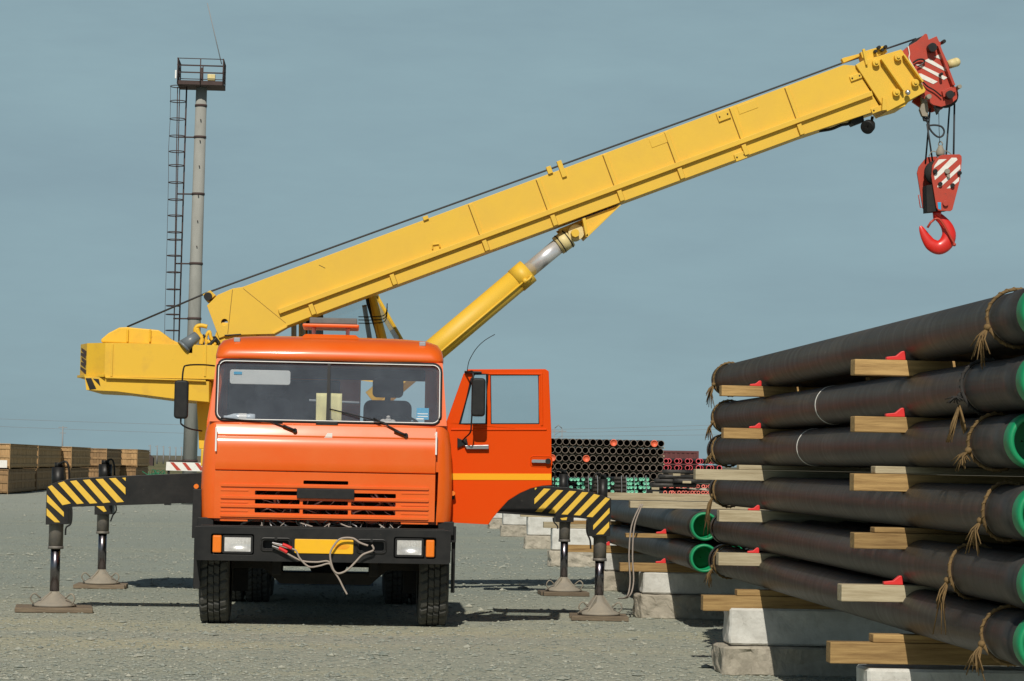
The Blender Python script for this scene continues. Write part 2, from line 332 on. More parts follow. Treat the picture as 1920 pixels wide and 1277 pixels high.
# ------------------------------------------------------------------ ground
def ground_mat():
    m = bpy.data.materials.new('gravel_ground'); m.use_nodes = True; MATS['gravel_ground'] = m
    t = m.node_tree; n = t.nodes; l = t.links.new; b = n['Principled BSDF']; b.inputs['Roughness'].default_value = 0.95; b.inputs['Specular IOR Level'].default_value = 0.15
    co = n.new('ShaderNodeTexCoord'); V = co.outputs['Object']
    def noi(sc, det=5, vec=V, rough=0.6):
        x = n.new('ShaderNodeTexNoise'); x.inputs['Scale'].default_value = sc; x.inputs['Detail'].default_value = det; x.inputs['Roughness'].default_value = rough; l(vec, x.inputs['Vector']); return x.outputs[0]
    def ramp(src, a, b2, c=0.0, d=1.0):
        x = n.new('ShaderNodeMapRange'); x.inputs[1].default_value = a; x.inputs[2].default_value = b2; x.inputs[3].default_value = c; x.inputs[4].default_value = d; l(src, x.inputs[0]); return x.outputs[0]
    def mix(f, a, c, mode='MIX'):
        x = n.new('ShaderNodeMixRGB'); x.blend_type = mode
        for i, s in ((0, f), (1, a), (2, c)):
            if hasattr(s, 'is_linked'): l(s, x.inputs[i])
            elif isinstance(s, tuple): x.inputs[i].default_value = (*s, 1)
            else: x.inputs[i].default_value = s
        return x.outputs[0]
    vo = n.new('ShaderNodeTexVoronoi'); vo.inputs['Scale'].default_value = 26; l(V, vo.inputs['Vector'])
    vo2 = n.new('ShaderNodeTexVoronoi'); vo2.inputs['Scale'].default_value = 55; l(V, vo2.inputs['Vector'])
    sp = n.new('ShaderNodeSeparateColor'); l(vo.outputs['Color'], sp.inputs[0])
    sp2 = n.new('ShaderNodeSeparateColor'); l(vo2.outputs['Color'], sp2.inputs[0])
    c = mix(sp.outputs[0], (0.23, 0.255, 0.225), (0.48, 0.49, 0.40))
    c2 = mix(sp2.outputs[1], (0.23, 0.25, 0.215), (0.40, 0.40, 0.32))
    c = mix(0.5, c, c2)
    mpn = n.new('ShaderNodeMapping'); mpn.inputs['Scale'].default_value = (0.10, 0.55, 1); mpn.inputs['Rotation'].default_value = (0, 0, R(5)); l(V, mpn.inputs['Vector'])
    tr = ramp(noi(1.0, 4, mpn.outputs[0]), 0.48, 0.66, 0, 0.75)            # dusty tyre tracks across the yard
    c = mix(tr, c, (0.43, 0.41, 0.285))
    cz = n.new('ShaderNodeMath'); cz.operation = 'ADD'; sy_ = n.new('ShaderNodeSeparateXYZ'); l(V, sy_.inputs[0]); l(sy_.outputs[1], cz.inputs[0]); l(ramp(noi(0.12, 6), 0.3, 0.7, -6, 6), cz.inputs[1])
    c = mix(ramp(cz.outputs[0], 27, 33, 0, 0.6), c, (0.215, 0.255, 0.24))      # coarser blue grey gravel off the driven strip
    c = mix(ramp(cz.outputs[0], 60, 80, 0, 0.5), c, (0.36, 0.38, 0.34))
    c = mix(ramp(noi(0.35, 6), 0.45, 0.7, 0, 0.5), c, (0.285, 0.315, 0.27))
    c = mix(ramp(noi(3.2, 9, V, 0.75), 0.50, 0.72, 0, 0.55), c, (0.22, 0.245, 0.215))
    c = mix(ramp(noi(5.5, 9, V, 0.75), 0.56, 0.75, 0, 0.5), c, (0.50, 0.50, 0.42))
    sx = n.new('ShaderNodeSeparateXYZ'); l(V, sx.inputs[0])
    far = n.new('ShaderNodeMath'); far.operation = 'ADD'; l(sx.outputs[1], far.inputs[0]); l(ramp(noi(0.03, 4), 0.3, 0.7, -30, 30), far.inputs[1])
    gr = mix(ramp(noi(0.05, 6), 0.35, 0.7), (0.105, 0.115, 0.055), (0.20, 0.175, 0.10))
    c = mix(ramp(far.outputs[0], 165, 195), c, gr)
    c = mix(1.0, c, (1.13, 1.135, 1.115), 'MULTIPLY')
    l(c, b.inputs['Base Color'])
    bp = n.new('ShaderNodeBump'); bp.inputs['Strength'].default_value = 0.8; bp.inputs['Distance'].default_value = 0.03
    hgt = n.new('ShaderNodeMath'); hgt.operation = 'ADD'; l(vo.outputs['Distance'], hgt.inputs[0]); l(noi(18, 6), hgt.inputs[1])
    l(hgt.outputs[0], bp.inputs['Height']); l(bp.outputs[0], b.inputs['Normal'])
    # loose stones take their grey from the same cells
    m2 = bpy.data.materials.new('loose_stone'); m2.use_nodes = True; MATS['loose_stone'] = m2; t2 = m2.node_tree
    b2 = t2.nodes['Principled BSDF']; b2.inputs['Roughness'].default_value = 0.95; b2.inputs['Specular IOR Level'].default_value = 0.15
    co2 = t2.nodes.new('ShaderNodeTexCoord'); v2 = t2.nodes.new('ShaderNodeTexVoronoi'); v2.inputs['Scale'].default_value = 20; t2.links.new(co2.outputs['Object'], v2.inputs['Vector'])
    s2 = t2.nodes.new('ShaderNodeSeparateColor'); t2.links.new(v2.outputs['Color'], s2.inputs[0])
    cr = t2.nodes.new('ShaderNodeValToRGB'); t2.links.new(s2.outputs[0], cr.inputs[0]); e = cr.color_ramp.elements
    e[0].color = (0.20, 0.225, 0.20, 1); e[1].color = (0.40, 0.40, 0.33, 1); x = e.new(0.6); x.color = (0.30, 0.32, 0.275, 1)
    t2.links.new(cr.outputs[0], b2.inputs['Base Color'])
ground_mat()
g = MB(); ys = [-60, 0, 15, 30, 60, 120, 300, 1000, 3000, 9000]; xs = [-6000, -1500, -300, -60, -15, 0, 15, 60, 300, 1500, 6000]
g.add([(x, y, 0) for y in ys for x in xs], [(j*11+i, j*11+i+1, j*11+i+12, j*11+i+11) for j in range(len(ys)-1) for i in range(10)])
tag(g.build('ground', 'gravel_ground'), 'grey gravel yard running out to dry grassland', 'ground', kind='structure')
g = MB()
for k in range(46):
    x0 = -900+k*40; g.add([(x0, 900, 0), (x0+40, 900, 0), (x0+40, 906, 2.2+0.3*math.sin(k)), (x0, 906, 2.2+0.3*math.sin(k-1)), (x0+40, 914, 0), (x0, 914, 0)], [(0, 1, 2, 3), (3, 2, 4, 5)])
mat('embankment_earth', (0.10, 0.095, 0.07), 0.95, 0, (0.14, 0.13, 0.09), 0.1, 0.6)
tag(g.build('embankment', 'embankment_earth'), 'low dark embankment along the horizon', 'embankment', kind='structure')
# loose stones
sv = []; sf = []; oc = [(1, 0, 0), (-1, 0, 0), (0, 1, 0), (0, -1, 0), (0, 0, 1), (0, 0, -1)]
of = [(0, 2, 4), (2, 1, 4), (1, 3, 4), (3, 0, 4), (2, 0, 5), (1, 2, 5), (3, 1, 5), (0, 3, 5)]
for i in range(24000):
    Y = 18.6+26*random.random()**1.7 if i < 17000 else 40+50*random.random()**1.3; w = Y*970/F; cx = 0.177+Y*math.tan(YAW); X = cx+random.uniform(-w, w)
    r = random.choice((0.008, 0.010, 0.013, 0.016, 0.02))*min(1.4, 0.8+Y/80)
    if random.random() < 0.03: r *= random.uniform(1.5, 2.6)
    a = random.random()*6.3; ca, sa = math.cos(a), math.sin(a); o = len(sv)
    for x, y, z in oc:
        q = r*random.uniform(0.7, 1.3); x *= q*1.2; y *= q; sv.append((X+x*ca-y*sa, Y+x*sa+y*ca, z*q*0.5+r*0.15))
    sf += [(p+o, q+o, s+o) for p, q, s in of]
me = bpy.data.meshes.new('loose_gravel'); me.from_pydata(sv, [], sf); me.materials.append(MATS['loose_stone'])
o = bpy.data.objects.new('loose_gravel', me); C.objects.link(o); tag(o, 'loose grey stones strewn over the gravel yard', 'gravel', kind='stuff')

# ------------------------------------------------------------------ truck crane
crane = empty('truck_crane', (0, 27, 0), 'orange cab truck crane on outriggers with its yellow boom raised over the pipes', 'truck crane')
YB = 24.5
# --- cab shell: lofted sections
def section(w, yf, yb, rc, bow=0.02, n=6, m=12):
    pts = [(-w, yb)]
    for i in range(n+1): a = R(180+90*i/n); pts.append((-w+rc+rc*math.cos(a), yf+bow+rc+rc*math.sin(a)))
    for i in range(1, m): x = (-w+rc)+(2*(w-rc))*i/m; pts.append((x, yf+bow*(x/(w-rc))**2))
    for i in range(n+1): a = R(270+90*i/n); pts.append((w-rc+rc*math.cos(a), yf+bow+rc+rc*math.sin(a)))
    pts.append((w, yb)); return pts
Zs0, Zs1 = 2.005, 2.63                        # windscreen band
def loft(mb, levels, skip=lambda j, i: False, mi=0):
    secs = [[(x, y, z) for x, y in section(w, yf, yb, rc, bow)] for z, w, yf, yb, rc, bow in levels]; n = len(secs[0]); fs = []
    for j in range(len(secs)-1):
        for i in range(n-1):
            if not skip(j, i): fs.append((j*n+i, j*n+i+1, (j+1)*n+i+1, (j+1)*n+i))
    mb.add([p for s in secs for p in s], fs, mi, True); return secs
cab = MB()
YK = 26.55
low = [(1.06, 1.225, 24.665, 25.02, 0.15, 0.03), (1.30, 1.235, 24.65, 25.02, 0.15, 0.03), (1.55, 1.23, 24.65, 25.02, 0.14, 0.03), (1.80, 1.215, 24.655, 25.02, 0.13, 0.03), (1.93, 1.195, 24.665, 25.02, 0.11, 0.03), (Zs0, 1.165, 24.68, 25.02, 0.08, 0.03)]
loft(cab, low, lambda j, i: j < 2 and 6 < i < 19)
# side behind the door, back wall with window, floor
for sx in (-1, 1):
    cab.prism([(sx*1.225, 1.06), (sx*1.19, 1.06), (sx*1.10, 2.66), (sx*1.135, 2.66)], 26.0, YK)
cab.box(-1.2, 1.2, YK, YK+0.04, 1.06, 2.05); cab.box(-1.14, 1.14, YK, YK+0.04, 2.50, 2.70); cab.box(-1.14, -0.55, YK, YK+0.04, 2.05, 2.50)
cab.box(0.10, 0.32, YK, YK+0.04, 2.05, 2.50); cab.box(1.0, 1.14, YK, YK+0.04, 2.05, 2.50); cab.box(-0.55, 0.10, YK, YK+0.04, 2.05, 2.50)
cab.box(-1.2, 1.2, 24.8, YK, 1.03, 1.06)
# A pillars and header around the windscreen opening
wsY = lambda z: 24.70+(z-Zs0)/(Zs1-Zs0)*0.13
gx0, gx1, gz0, gz1 = -1.095, 1.095, 2.025, 2.612
hole = rrect(gx0, gx1, gz0, gz1, 0.075)
outer = [(-1.165, Zs0), (1.165, Zs0), (1.115, Zs1), (-1.115, Zs1)]
cab.poly([(x, wsY(z), z) for x, z in outer], (0, 0.035, 0), [[(x, wsY(z), z) for x, z in hole]])
for sx in (-1, 1):
    cab.hexa([(sx*1.165, 24.70, Zs0), (sx*1.165, 25.0, Zs0), (sx*1.13, 25.0, Zs0), (sx*1.13, 24.74, Zs0)], [(sx*1.115, 24.835, Zs1), (sx*1.115, 25.08, Zs1), (sx*1.085, 25.08, Zs1), (sx*1.085, 24.87, Zs1)])
cab_o = cab.build('cab', 'orange_paint', crane, 0)
# left (closed) door of the cab with its window
d2 = MB(); d2.poly([(-1.232, 25.03, 1.08), (-1.232, 25.98, 1.25), (-1.225, 25.98, 2.0), (-1.118, 25.98, 2.62), (-1.122, 25.10, 2.62), (-1.205, 25.03, 2.0)], (0.04, 0, 0),
             [[(-1.205, 25.14, 2.05), (-1.205, 25.9, 2.05), (-1.13, 25.9, 2.55), (-1.13, 25.2, 2.55)]])
pd = d2.build('cab_door', 'orange_paint', crane)
MB().poly([(-1.195, 25.14, 2.05), (-1.195, 25.9, 2.05), (-1.125, 25.9, 2.55), (-1.125, 25.2, 2.55)], (0.006, 0, 0)).build('window_pane', 'window_glass', pd)
# roof
rf = MB()
lv = [(2.625, 1.125, 24.80, YK+0.02, 0.10, 0.045), (2.665, 1.128, 24.785, YK+0.02, 0.11, 0.045), (2.75, 1.115, 24.83, YK, 0.16, 0.05), (2.82, 1.075, 24.93, YK-0.03, 0.20, 0.06), (2.865, 0.98, 25.11, YK-0.08, 0.24, 0.07), (2.888, 0.80, 25.30, YK-0.2, 0.25, 0.07), (2.897, 0.5, 25.6, YK-0.4, 0.25, 0.06)]
secs = loft(rf, lv)
rf.add(secs[-1], [tuple(range(len(secs[-1])))], 0, True); rf.add(secs[0], [tuple(reversed(range(len(secs[0]))))])
for j in range(len(secs)-1): rf.add([secs[j][0], secs[j][-1], secs[j+1][-1], secs[j+1][0]], [(0, 1, 2, 3)], 0, True)
roof = rf.build('cab_roof', 'orange_paint', crane)
for px in (445, 792):
    p = P(px, 636, 25.02); z = 2.80
    MB().box(p.x-0.032, p.x+0.032, 24.96, 25.03, z, z+0.045).build('marker_lamp', 'grey_plastic', roof, 0.008)
h = MB(); x0, x1, z0, z1 = RC(568, 610, 673, 621, 25.5)
z0 += 0.028; h.prism(rrect(x0, x1, z0, z1, 0.015), 25.25, 25.95)
ho = h.build('roof_hatch', 'orange_paint', roof, 0.01)
MB().box(x0+0.07, x1-0.02, 25.3, 25.9, z1+0.002, z1+0.066).build('hatch_insulation', 'grey_board', ho, 0.012)
h = MB()
for px in (588, 652):
    for yy in (25.45, 25.75): q = P(px, 625, 25.4); MB().cyl((q.x, yy, 2.87), (q.x, yy, z0), 0.02).build('hatch_strut', 'white_trim', ho, 0.004)
h = MB(); h.hexa([(x0-0.02, 25.12, 2.86), (x1+0.02, 25.12, 2.86), (x1+0.05, 26.0, 2.86), (x0-0.05, 26.0, 2.86)], [(x0+0.03, 25.22, 2.908), (x1-0.03, 25.22, 2.908), (x1-0.03, 25.95, 2.908), (x0+0.03, 25.95, 2.908)]); h.build('hatch_rim', 'orange_paint', roof, 0.01)
# windscreen
ws = MB(); inner = rrect(gx0+0.002, gx1-0.002, gz0+0.002, gz1-0.002, 0.073)
ws.poly([(x, wsY(z)+0.012, z) for x, z in inner], (0, 0.006, 0))
wso = ws.build('windscreen', 'windscreen_glass', crane)
def ringtube(rect, dy, r): return [(x, wsY(z)+dy, z) for x, z in rrect(*rect)]
MB().tube(ringtube((gx0-0.006, gx1+0.006, gz0-0.006, gz1+0.006, 0.08), -0.004, 0), 0.014, 6, closed=True).build('rubber_seal', 'black_rubber', wso)
MB().tube(ringtube((gx0+0.006, gx1-0.006, gz0+0.006, gz1-0.006, 0.07), -0.016, 0), 0.0052, 6, closed=True).build('trim', 'white_trim', wso)
p = P(616, 730, 24.78)
MB().hexa([(p.x-0.018, wsY(gz0)-0.012, gz0), (p.x+0.018, wsY(gz0)-0.012, gz0), (p.x+0.018, wsY(gz0)+0.03, gz0), (p.x-0.018, wsY(gz0)+0.03, gz0)],
          [(p.x-0.013, wsY(gz1)-0.012, gz1), (p.x+0.013, wsY(gz1)-0.012, gz1), (p.x+0.013, wsY(gz1)+0.03, gz1), (p.x-0.013, wsY(gz1)+0.03, gz1)]).build('divider', 'black_rubber', wso)
MB().box(p.x-0.115, p.x+0.10, 24.655, 24.70, 1.985, 2.022).build('divider_clamp', 'black_rubber', wso, 0.008)
st = MB(); x0, x1, z0, z1 = RC(781, 765, 804, 787, 24.75)
def wsq(a, b, c, d, dy, mb, mi): mb.poly([(a, wsY(c)+dy, c), (b, wsY(c)+dy, c), (b, wsY(d)+dy, d), (a, wsY(d)+dy, d)], (0, 0.001, 0), (), mi)
wsq(x0, x1, z0, z1, 0.020, st, 0)
for k in range(2): wsq(x0+0.01, x1-0.01, z0+0.028+k*0.026, z0+0.036+k*0.026, 0.0195-0.0015, st, 1)
wsq(x0, x1-0.05, z0+0.002, z0+0.014, 0.0175, st, 1)
st.build('windscreen_sticker', ['sticker_blue', 'white_trim'], wso)
# front panel (hood) and grille panel
def ytw(px, py): return P(px, py, 24.62)
fp = MB()
hx0, hx1 = P(404, 850, 24.63).x, P(817, 850, 24.63).x
prof = [(1.992, 24.668), (1.988, 24.650), (1.98, 24.643), (1.885, 24.634), (1.872, 24.626), (1.867, 24.634), (1.861, 24.626), (1.75, 24.620), (1.62, 24.618), (1.545, 24.617), (1.533, 24.622)]
n = 16; vs = []; fs = []
for z, y in prof:
    for i in range(n+1): u = i/n; x = hx0+(hx1-hx0)*u; vs.append((x, y+0.012*(2*u-1)**2, z))
for j in range(len(prof)-1):
    for i in range(n): fs.append((j*(n+1)+i, j*(n+1)+i+1, (j+1)*(n+1)+i+1, (j+1)*(n+1)+i))
fp.add(vs, fs, 0, True)
for i in range(n):   # edge returns
    for j in (0, len(prof)-1):
        a, b = vs[j*(n+1)+i], vs[j*(n+1)+i+1]; fp.add([a, b, (b[0], 24.74, b[2]), (a[0], 24.74, a[2])], [(0, 1, 2, 3)])
fpo = fp.build('front_panel', 'orange_paint', crane)
c1 = crop(320, 580, 3.4286)
for k, (px, py0, py1) in enumerate(((405, 801, 846), (818, 810, 853))):
    x0, x1, z0, z1 = RC(px-1.6, py0, px+1.6, py1, 24.6); MB().box(x0, x1, 24.60, 24.64, z0, z1).build('hinge_pin', 'white_trim', fpo, 0.003)
x0, x1, z0, z1 = RC(608, 812, 623, 821, 24.6); MB().prism([(x0, z0), (x1, z0), (x1, z1), (x0+0.03, z1)], 24.628, 24.632).build('paper_scrap', 'white_paint', fpo)
gp = MB(); GZ0, GZ1 = 1.062, 1.525
c2 = crop(340, 860, 3.5556)
holes = []
for a, b, c, d in ((815, 148, 1112, 172), (492, 215, 775, 243), (1150, 233, 1430, 262), (492, 272, 788, 302), (810, 283, 1110, 311), (1132, 290, 1428, 318), (490, 331, 788, 362), (810, 342, 1110, 372), (1132, 346, 1426, 376)):
    (ax, ay), (bx, by) = c2((a, b), (c, d)); holes.append(RC(ax, ay, bx, by, 24.62))
gp.prism([(hx0, GZ0), (hx1, GZ0), (hx1, GZ1), (hx0, GZ1)], 24.612, 24.66, [rrect(a, b, c, d, 0.008, 2) for a, b, c, d in holes])
zl = sorted({round(hh, 2) for h4 in holes for hh in [(h4[2]+h4[3])/2]})
for py in (913, 935.5, 951.5, 969.5):      # pressed ribs across the panel
    zr = P(609, py, 24.6).z
    gp.prism(rrect(hx0+0.06, hx1-0.06, zr-0.0125, zr+0.0125, 0.012, 3), 24.596, 24.6125)
    gp.prism(rrect(hx0+0.06, hx0+0.33, zr-0.055, zr-0.040, 0.007, 3), 24.606, 24.6125); gp.prism(rrect(hx1-0.33, hx1-0.06, zr-0.055, zr-0.040, 0.007, 3), 24.606, 24.6125)
gpo = gp.build('grille_panel', 'orange_paint', crane, 0.004)
x0, x1, z0, z1 = RC(557, 917, 664, 935, 24.6); MB().prism(rrect(x0, x1, z0, z1, 0.012), 24.57, 24.60).build('badge_plate', 'black_rubber', gpo, 0.004)
eng = MB(); eng.box(-1.05, 1.05, 24.95, 25.05, 0.95, 1.53, 0)
for k in range(46):                           # hoses and wiring behind the grille
    x = random.uniform(-0.75, 0.75); z = random.uniform(1.05, 1.42)
    eng.tube(curve([(x, 24.80, z), (x+random.uniform(-.1, .1), 24.69, z-0.06), (x+random.uniform(-.15, .15), 24.70, z-0.14), (x+random.uniform(-.2, .2), 24.80, z-0.2)], 4), random.choice((0.006, 0.009, 0.014)), 5, random.choice((1, 2, 2)))
for k in range(14):
    x = random.uniform(-0.75, 0.8); eng.tube(curve([(x, 24.85, 1.06), (x+random.uniform(-.06, .06), 24.66, 1.03), (x+random.uniform(-.12, .12), 24.62, 0.985), (x+random.uniform(-.2, .2), 24.72, 0.95)], 4), random.choice((0.005, 0.008)), 5, random.choice((1, 2)))
eng.build('engine_bay', ['chassis_dark', 'cable_grey', 'steel'], crane)
# bumper
bx0, bx1, bz0, bz1 = RC(367, 991, 844, 1054, YB)
hl = [RC(*c2((275, 512), (475, 632))[0], *c2((275, 512), (475, 632))[1], YB), RC(*c2((1425, 532), (1615, 655))[0], *c2((1425, 532), (1615, 655))[1], YB)]
tl = [RC(*c2((206, 508), (270, 628))[0], *c2((206, 508), (270, 628))[1], YB), RC(*c2((1628, 540), (1690, 660))[0], *c2((1628, 540), (1690, 660))[1], YB)]
tow = [RC(*c2((545, 545), (715, 600))[0], *c2((545, 545), (715, 600))[1], YB), RC(*c2((1185, 555), (1350, 615))[0], *c2((1185, 555), (1350, 615))[1], YB)]
bp = MB(); zc = (bz0+bz1)/2
out_b = rrect(bx0, bx1, bz0, bz1, 0.03)
pk = []
for a, b in ((tl[0], hl[0]), (hl[1], tl[1])): pk.append(rrect(min(a[0], b[0])-0.012, max(a[1], b[1])+0.012, min(a[2], b[2])-0.012, max(a[3], b[3])+0.012, 0.02, 3))
bp.prism(out_b, YB, YB+0.10, pk+[rrect(*t, 0.02, 3) for t in tow])
for sx in (bx0, bx1-0.05): bp.box(sx, sx+0.05, YB+0.1, YB+0.75, bz0+0.01, bz1-0.005)
bp.box(bx0+0.05, bx1-0.05, YB+0.101, YB+0.16, bz0+0.02, bz1-0.02)
bp.box(bx0+0.06, bx1-0.06, YB+0.005, YB+0.3, bz1+0.002, bz1+0.012)
for t in tow: bp.tube([(x, YB-0.004, z) for x, z in rrect(t[0]-0.02, t[1]+0.02, t[2]-0.02, t[3]+0.02, 0.03, 4)], 0.010, 5, closed=True)
for t in tow:
    for dz in (-0.05, 0.05): bp.cyl(((t[0]+t[1])/2, YB-0.02, (t[2]+t[3])/2+dz*1.1), ((t[0]+t[1])/2, YB, (t[2]+t[3])/2+dz*1.1), 0.018, n=8)
bpo = bp.build('bumper', 'black_metal', crane, 0.008)
for k in range(2):
    a = hl[k]; hb = MB()
    hb.prism(rrect(a[0], a[1], a[2], a[3], 0.018), YB+0.01, YB+0.07, [rrect(a[0]+0.02, a[1]-0.02, a[2]+0.02, a[3]-0.02, 0.012)])
    ho = hb.build('headlight', 'black_rubber', bpo, 0.004)
    cx, cz = (a[0]+a[1])/2, (a[2]+a[3])/2; hw, hh = (a[1]-a[0])/2-0.02, (a[3]-a[2])/2-0.02
    rfm = MB(); vs = []; fs = []; N = 10
    for j in range(N+1):
        for i in range(N+1):
            u, v = 2*i/N-1, 2*j/N-1; vs.append((cx+u*hw, YB+0.075-0.05*min(1, (u*u+v*v)*0.6), cz+v*hh))
    for j in range(N):
        for i in range(N): fs.append((j*(N+1)+i, j*(N+1)+i+1, (j+1)*(N+1)+i+1, (j+1)*(N+1)+i))
    rfm.add(vs, fs, 0, True); rfm.build('reflector', 'chrome', ho)
    gl = MB(); vs = []; fs = []; N = 16
    for j in range(5):
        for i in range(N+1):
            u, v = 2*i/N-1, 2*j/4-1; vs.append((cx+u*hw, YB+0.008-0.012*(1-u*u)*(1-v*v)+(0.0022 if i % 2 else 0), cz+v*hh))
    for j in range(4):
        for i in range(N): fs.append((j*(N+1)+i, j*(N+1)+i+1, (j+1)*(N+1)+i+1, (j+1)*(N+1)+i))
    gl.add(vs, fs, 0, False); gl.build('lens', 'lamp_glass', ho)
    t = tl[k]; MB().prism(rrect(t[0]+0.004, t[1]-0.004, t[2]+0.004, t[3]-0.004, 0.012), YB-0.012, YB+0.05).build('indicator', 'lens_orange', bpo, 0.012, 3)
x0, x1, z0, z1 = RC(553, 1011.5, 662, 1038, YB); MB().prism(rrect(x0, x1, z0, z1, 0.012), YB-0.010, YB-0.002).build('number_plate', 'plate_yellow', bpo, 0.003)
xm, zm = x0+(x1-x0)*0.80, (z0+z1)/2; MB().prism([(xm+0.075*math.cos(R(a))*(1+0.15*math.sin(R(a*3))), zm+0.03*math.sin(R(a))*(1+0.2*math.cos(R(a*2)))) for a in range(0, 360, 20)], YB-0.0115, YB-0.0085).build('plate_patch', 'plate_patch', bpo)  # irregular orange patch near the right end of the plate
# side marker lamps, mud flaps, steps
for px, py, xx in ((368, 912, -1), (849, 925, 1)):
    q = P(px, py, 24.9); mk = MB().cyl((q.x, 24.88, q.z), (q.x, 24.95, q.z), 0.024, n=12).build('side_marker', 'lens_orange', crane)
    MB().box(q.x-0.02, q.x+0.02, 24.96, 25.0, q.z-0.06, q.z+0.02).build('lamp_bracket', 'black_metal', mk)
for sx in (-1, 1):
    mg = MB(); arc = []
    for i in range(9): a = R(15+18*i); arc.append((25.42+0.66*math.cos(a), 0.53+0.64*math.sin(a)))
    for i in range(8):
        (y0, z0), (y1, z1) = arc[i], arc[i+1]; xa, xb = sx*0.86, sx*1.235
        mg.hexa([(xa, y0, z0), (xb, y0, z0), (xb, y1, z1), (xa, y1, z1)], [(xa, y0, z0+0.03), (xb, y0, z0+0.03), (xb, y1, z1+0.03), (xa, y1, z1+0.03)])
    mg.box(min(sx*1.20, sx*1.262), max(sx*1.20, sx*1.262), 25.75, 26.1, 0.32, 1.25); mg.box(min(sx*0.8, sx*1.25), max(sx*0.8, sx*1.25), 26.10, 26.13, 0.28, 1.1)
    mg.box(min(sx*1.10, sx*1.255), max(sx*1.10, sx*1.255), 24.72, 25.0, 0.93, 1.065)
    xa, xb = (P(362, 960, 24.9).x, P(379, 960, 24.9).x) if sx < 0 else (P(844, 960, 24.9).x, P(855, 960, 24.9).x)
    mg.box(xa, xb, 24.78, 24.84, 0.86, 1.34 if sx < 0 else 1.02); mg.box(xa+0.02, xb, 24.86, 24.90, 0.36, 0.93)
    mg.build('mudguard', 'black_rubber', crane, 0.01)
# wheels
def tyre_mesh(r, w):
    mb = MB(); na = 132; cols = [(-1.0, r*0.60), (-1.06, r*0.80), (-0.98, r*0.95), (-0.86, r*0.992)]
    tr = [-0.82, -0.46, -0.44, -0.38, -0.36, -0.03, 0.0, 0.03, 0.06, 0.36, 0.38, 0.44, 0.46, 0.82]
    groove = {2, 3, 6, 10, 11}
    for k, u in enumerate(tr): cols.append((u, r-(0.022 if k in groove else 0.0)))
    cols += [(0.86, r*0.992), (0.98, r*0.95), (1.06, r*0.80), (1.0, r*0.60)]
    vs = []; fs = []
    for i in range(na):
        for k, (u, rr) in enumerate(cols):
            q = rr; tw = 0
            if 3 <= k <= len(cols)-4:
                blk = 0 if u < -0.4 else (1 if u < 0 else (2 if u < 0.4 else 3))
                if (i+blk*1) % 4 == 0: q -= 0.020
            a = 2*math.pi*i/na+0.028*math.sin(u*4.5)
            vs.append((u*w/2, q*math.cos(a), q*math.sin(a)))
    n = len(cols)
    for i in range(na):
        for k in range(n-1): fs.append((i*n+k, i*n+k+1, ((i+1) % na)*n+k+1, ((i+1) % na)*n+k))
    mb.add(vs, fs, 0, False); return mb
def wheel(x, y, r, w, sx):
    base = Vector((x, y, r-0.012)); mb = MB()
    mb.lathe(base, (sx, 0, 0), [(0.02, w*0.18), (0.10, w*0.2), (0.13, w*0.05), (r*0.5, 0.0), (r*0.57, w*0.36), (r*0.61, w*0.42), (r*0.6, -w*0.42), (r*0.3, -w*0.1), (0.02, -w*0.1)], 28)
    for i in range(10): a = 2*math.pi*i/10; mb.cyl(base+Vector((0, 0.17*math.cos(a), 0.17*math.sin(a))), base+Vector((sx*0.05, 0.17*math.cos(a), 0.17*math.sin(a))), 0.016, n=6)
    wo = mb.build('wheel', 'dusty_steel', crane, origin=base-wloc(crane))
    tm = tyre_mesh(r, w); tm.v = [v+base for v in tm.v]; tm.build('tyre', 'tyre_rubber', wo)
xl, xr = P(403, 1100, 25.2).x, P(812, 1100, 25.2).x
wheel(xl, 25.42, 0.53, 0.285, -1); wheel(xr, 25.42, 0.53, 0.285, 1)
for y in (29.3, 30.65):
    for sx in (-1, 1):
        for xx in (0.80, 1.10): wheel(sx*xx, y, 0.52, 0.27, sx)
ch = MB()
for sx in (-1, 1): ch.box(sx*0.42-0.05, sx*0.42+0.05, 24.75, 33.2, 0.78, 1.02)
ch.prism([(-0.95, 0.55), (-0.62, 0.55), (-0.45, 0.40), (0.45, 0.40), (0.62, 0.55), (0.95, 0.55), (0.95, 0.66), (0.6, 0.66), (0.42, 0.52), (-0.42, 0.52), (-0.6, 0.66), (-0.95, 0.66)], 25.36, 25.48)
for y in (29.3, 30.65): ch.cyl((-0.95, y, 0.52), (0.95, y, 0.52), 0.11, n=12); ch.ball((0, y, 0.52), 0.25, 0.25, 0.25)
ch.box(-0.35, 0.35, 24.9, 26.2, 0.66, 1.0); ch.box(-1.0, -0.5, 26.9, 28.3, 0.62, 1.05); ch.box(0.55, 1.05, 26.9, 28.2, 0.60, 1.05)
for sx in (-1, 1):
    for yy in (25.05, 25.8): ch.box(sx*0.48-0.045, sx*0.48+0.045, yy-0.06, yy+0.06, 0.5, 0.8)
    ch.box(sx*0.48-0.04, sx*0.48+0.04, 24.75, 26.2, 0.64, 0.70)
ch.box(-1.22, 1.22, 26.62, 33.3, 1.05, 1.22); ch.box(-1.2, 1.2, 26.55, 27.05, 0.72, 1.25); ch.box(-1.2, 1.2, 31.45, 31.95, 0.72, 1.25)
ch.build('chassis', 'chassis_dark', crane, 0.01)
x0, x1, z0, z1 = RC(535, 1078, 686, 1092, 33.3); MB().box(x0-0.1, x1+0.1, 33.31, 33.37, z0-0.05, z1+0.05).build('rear_bumper', 'rear_blue', crane, 0.01)
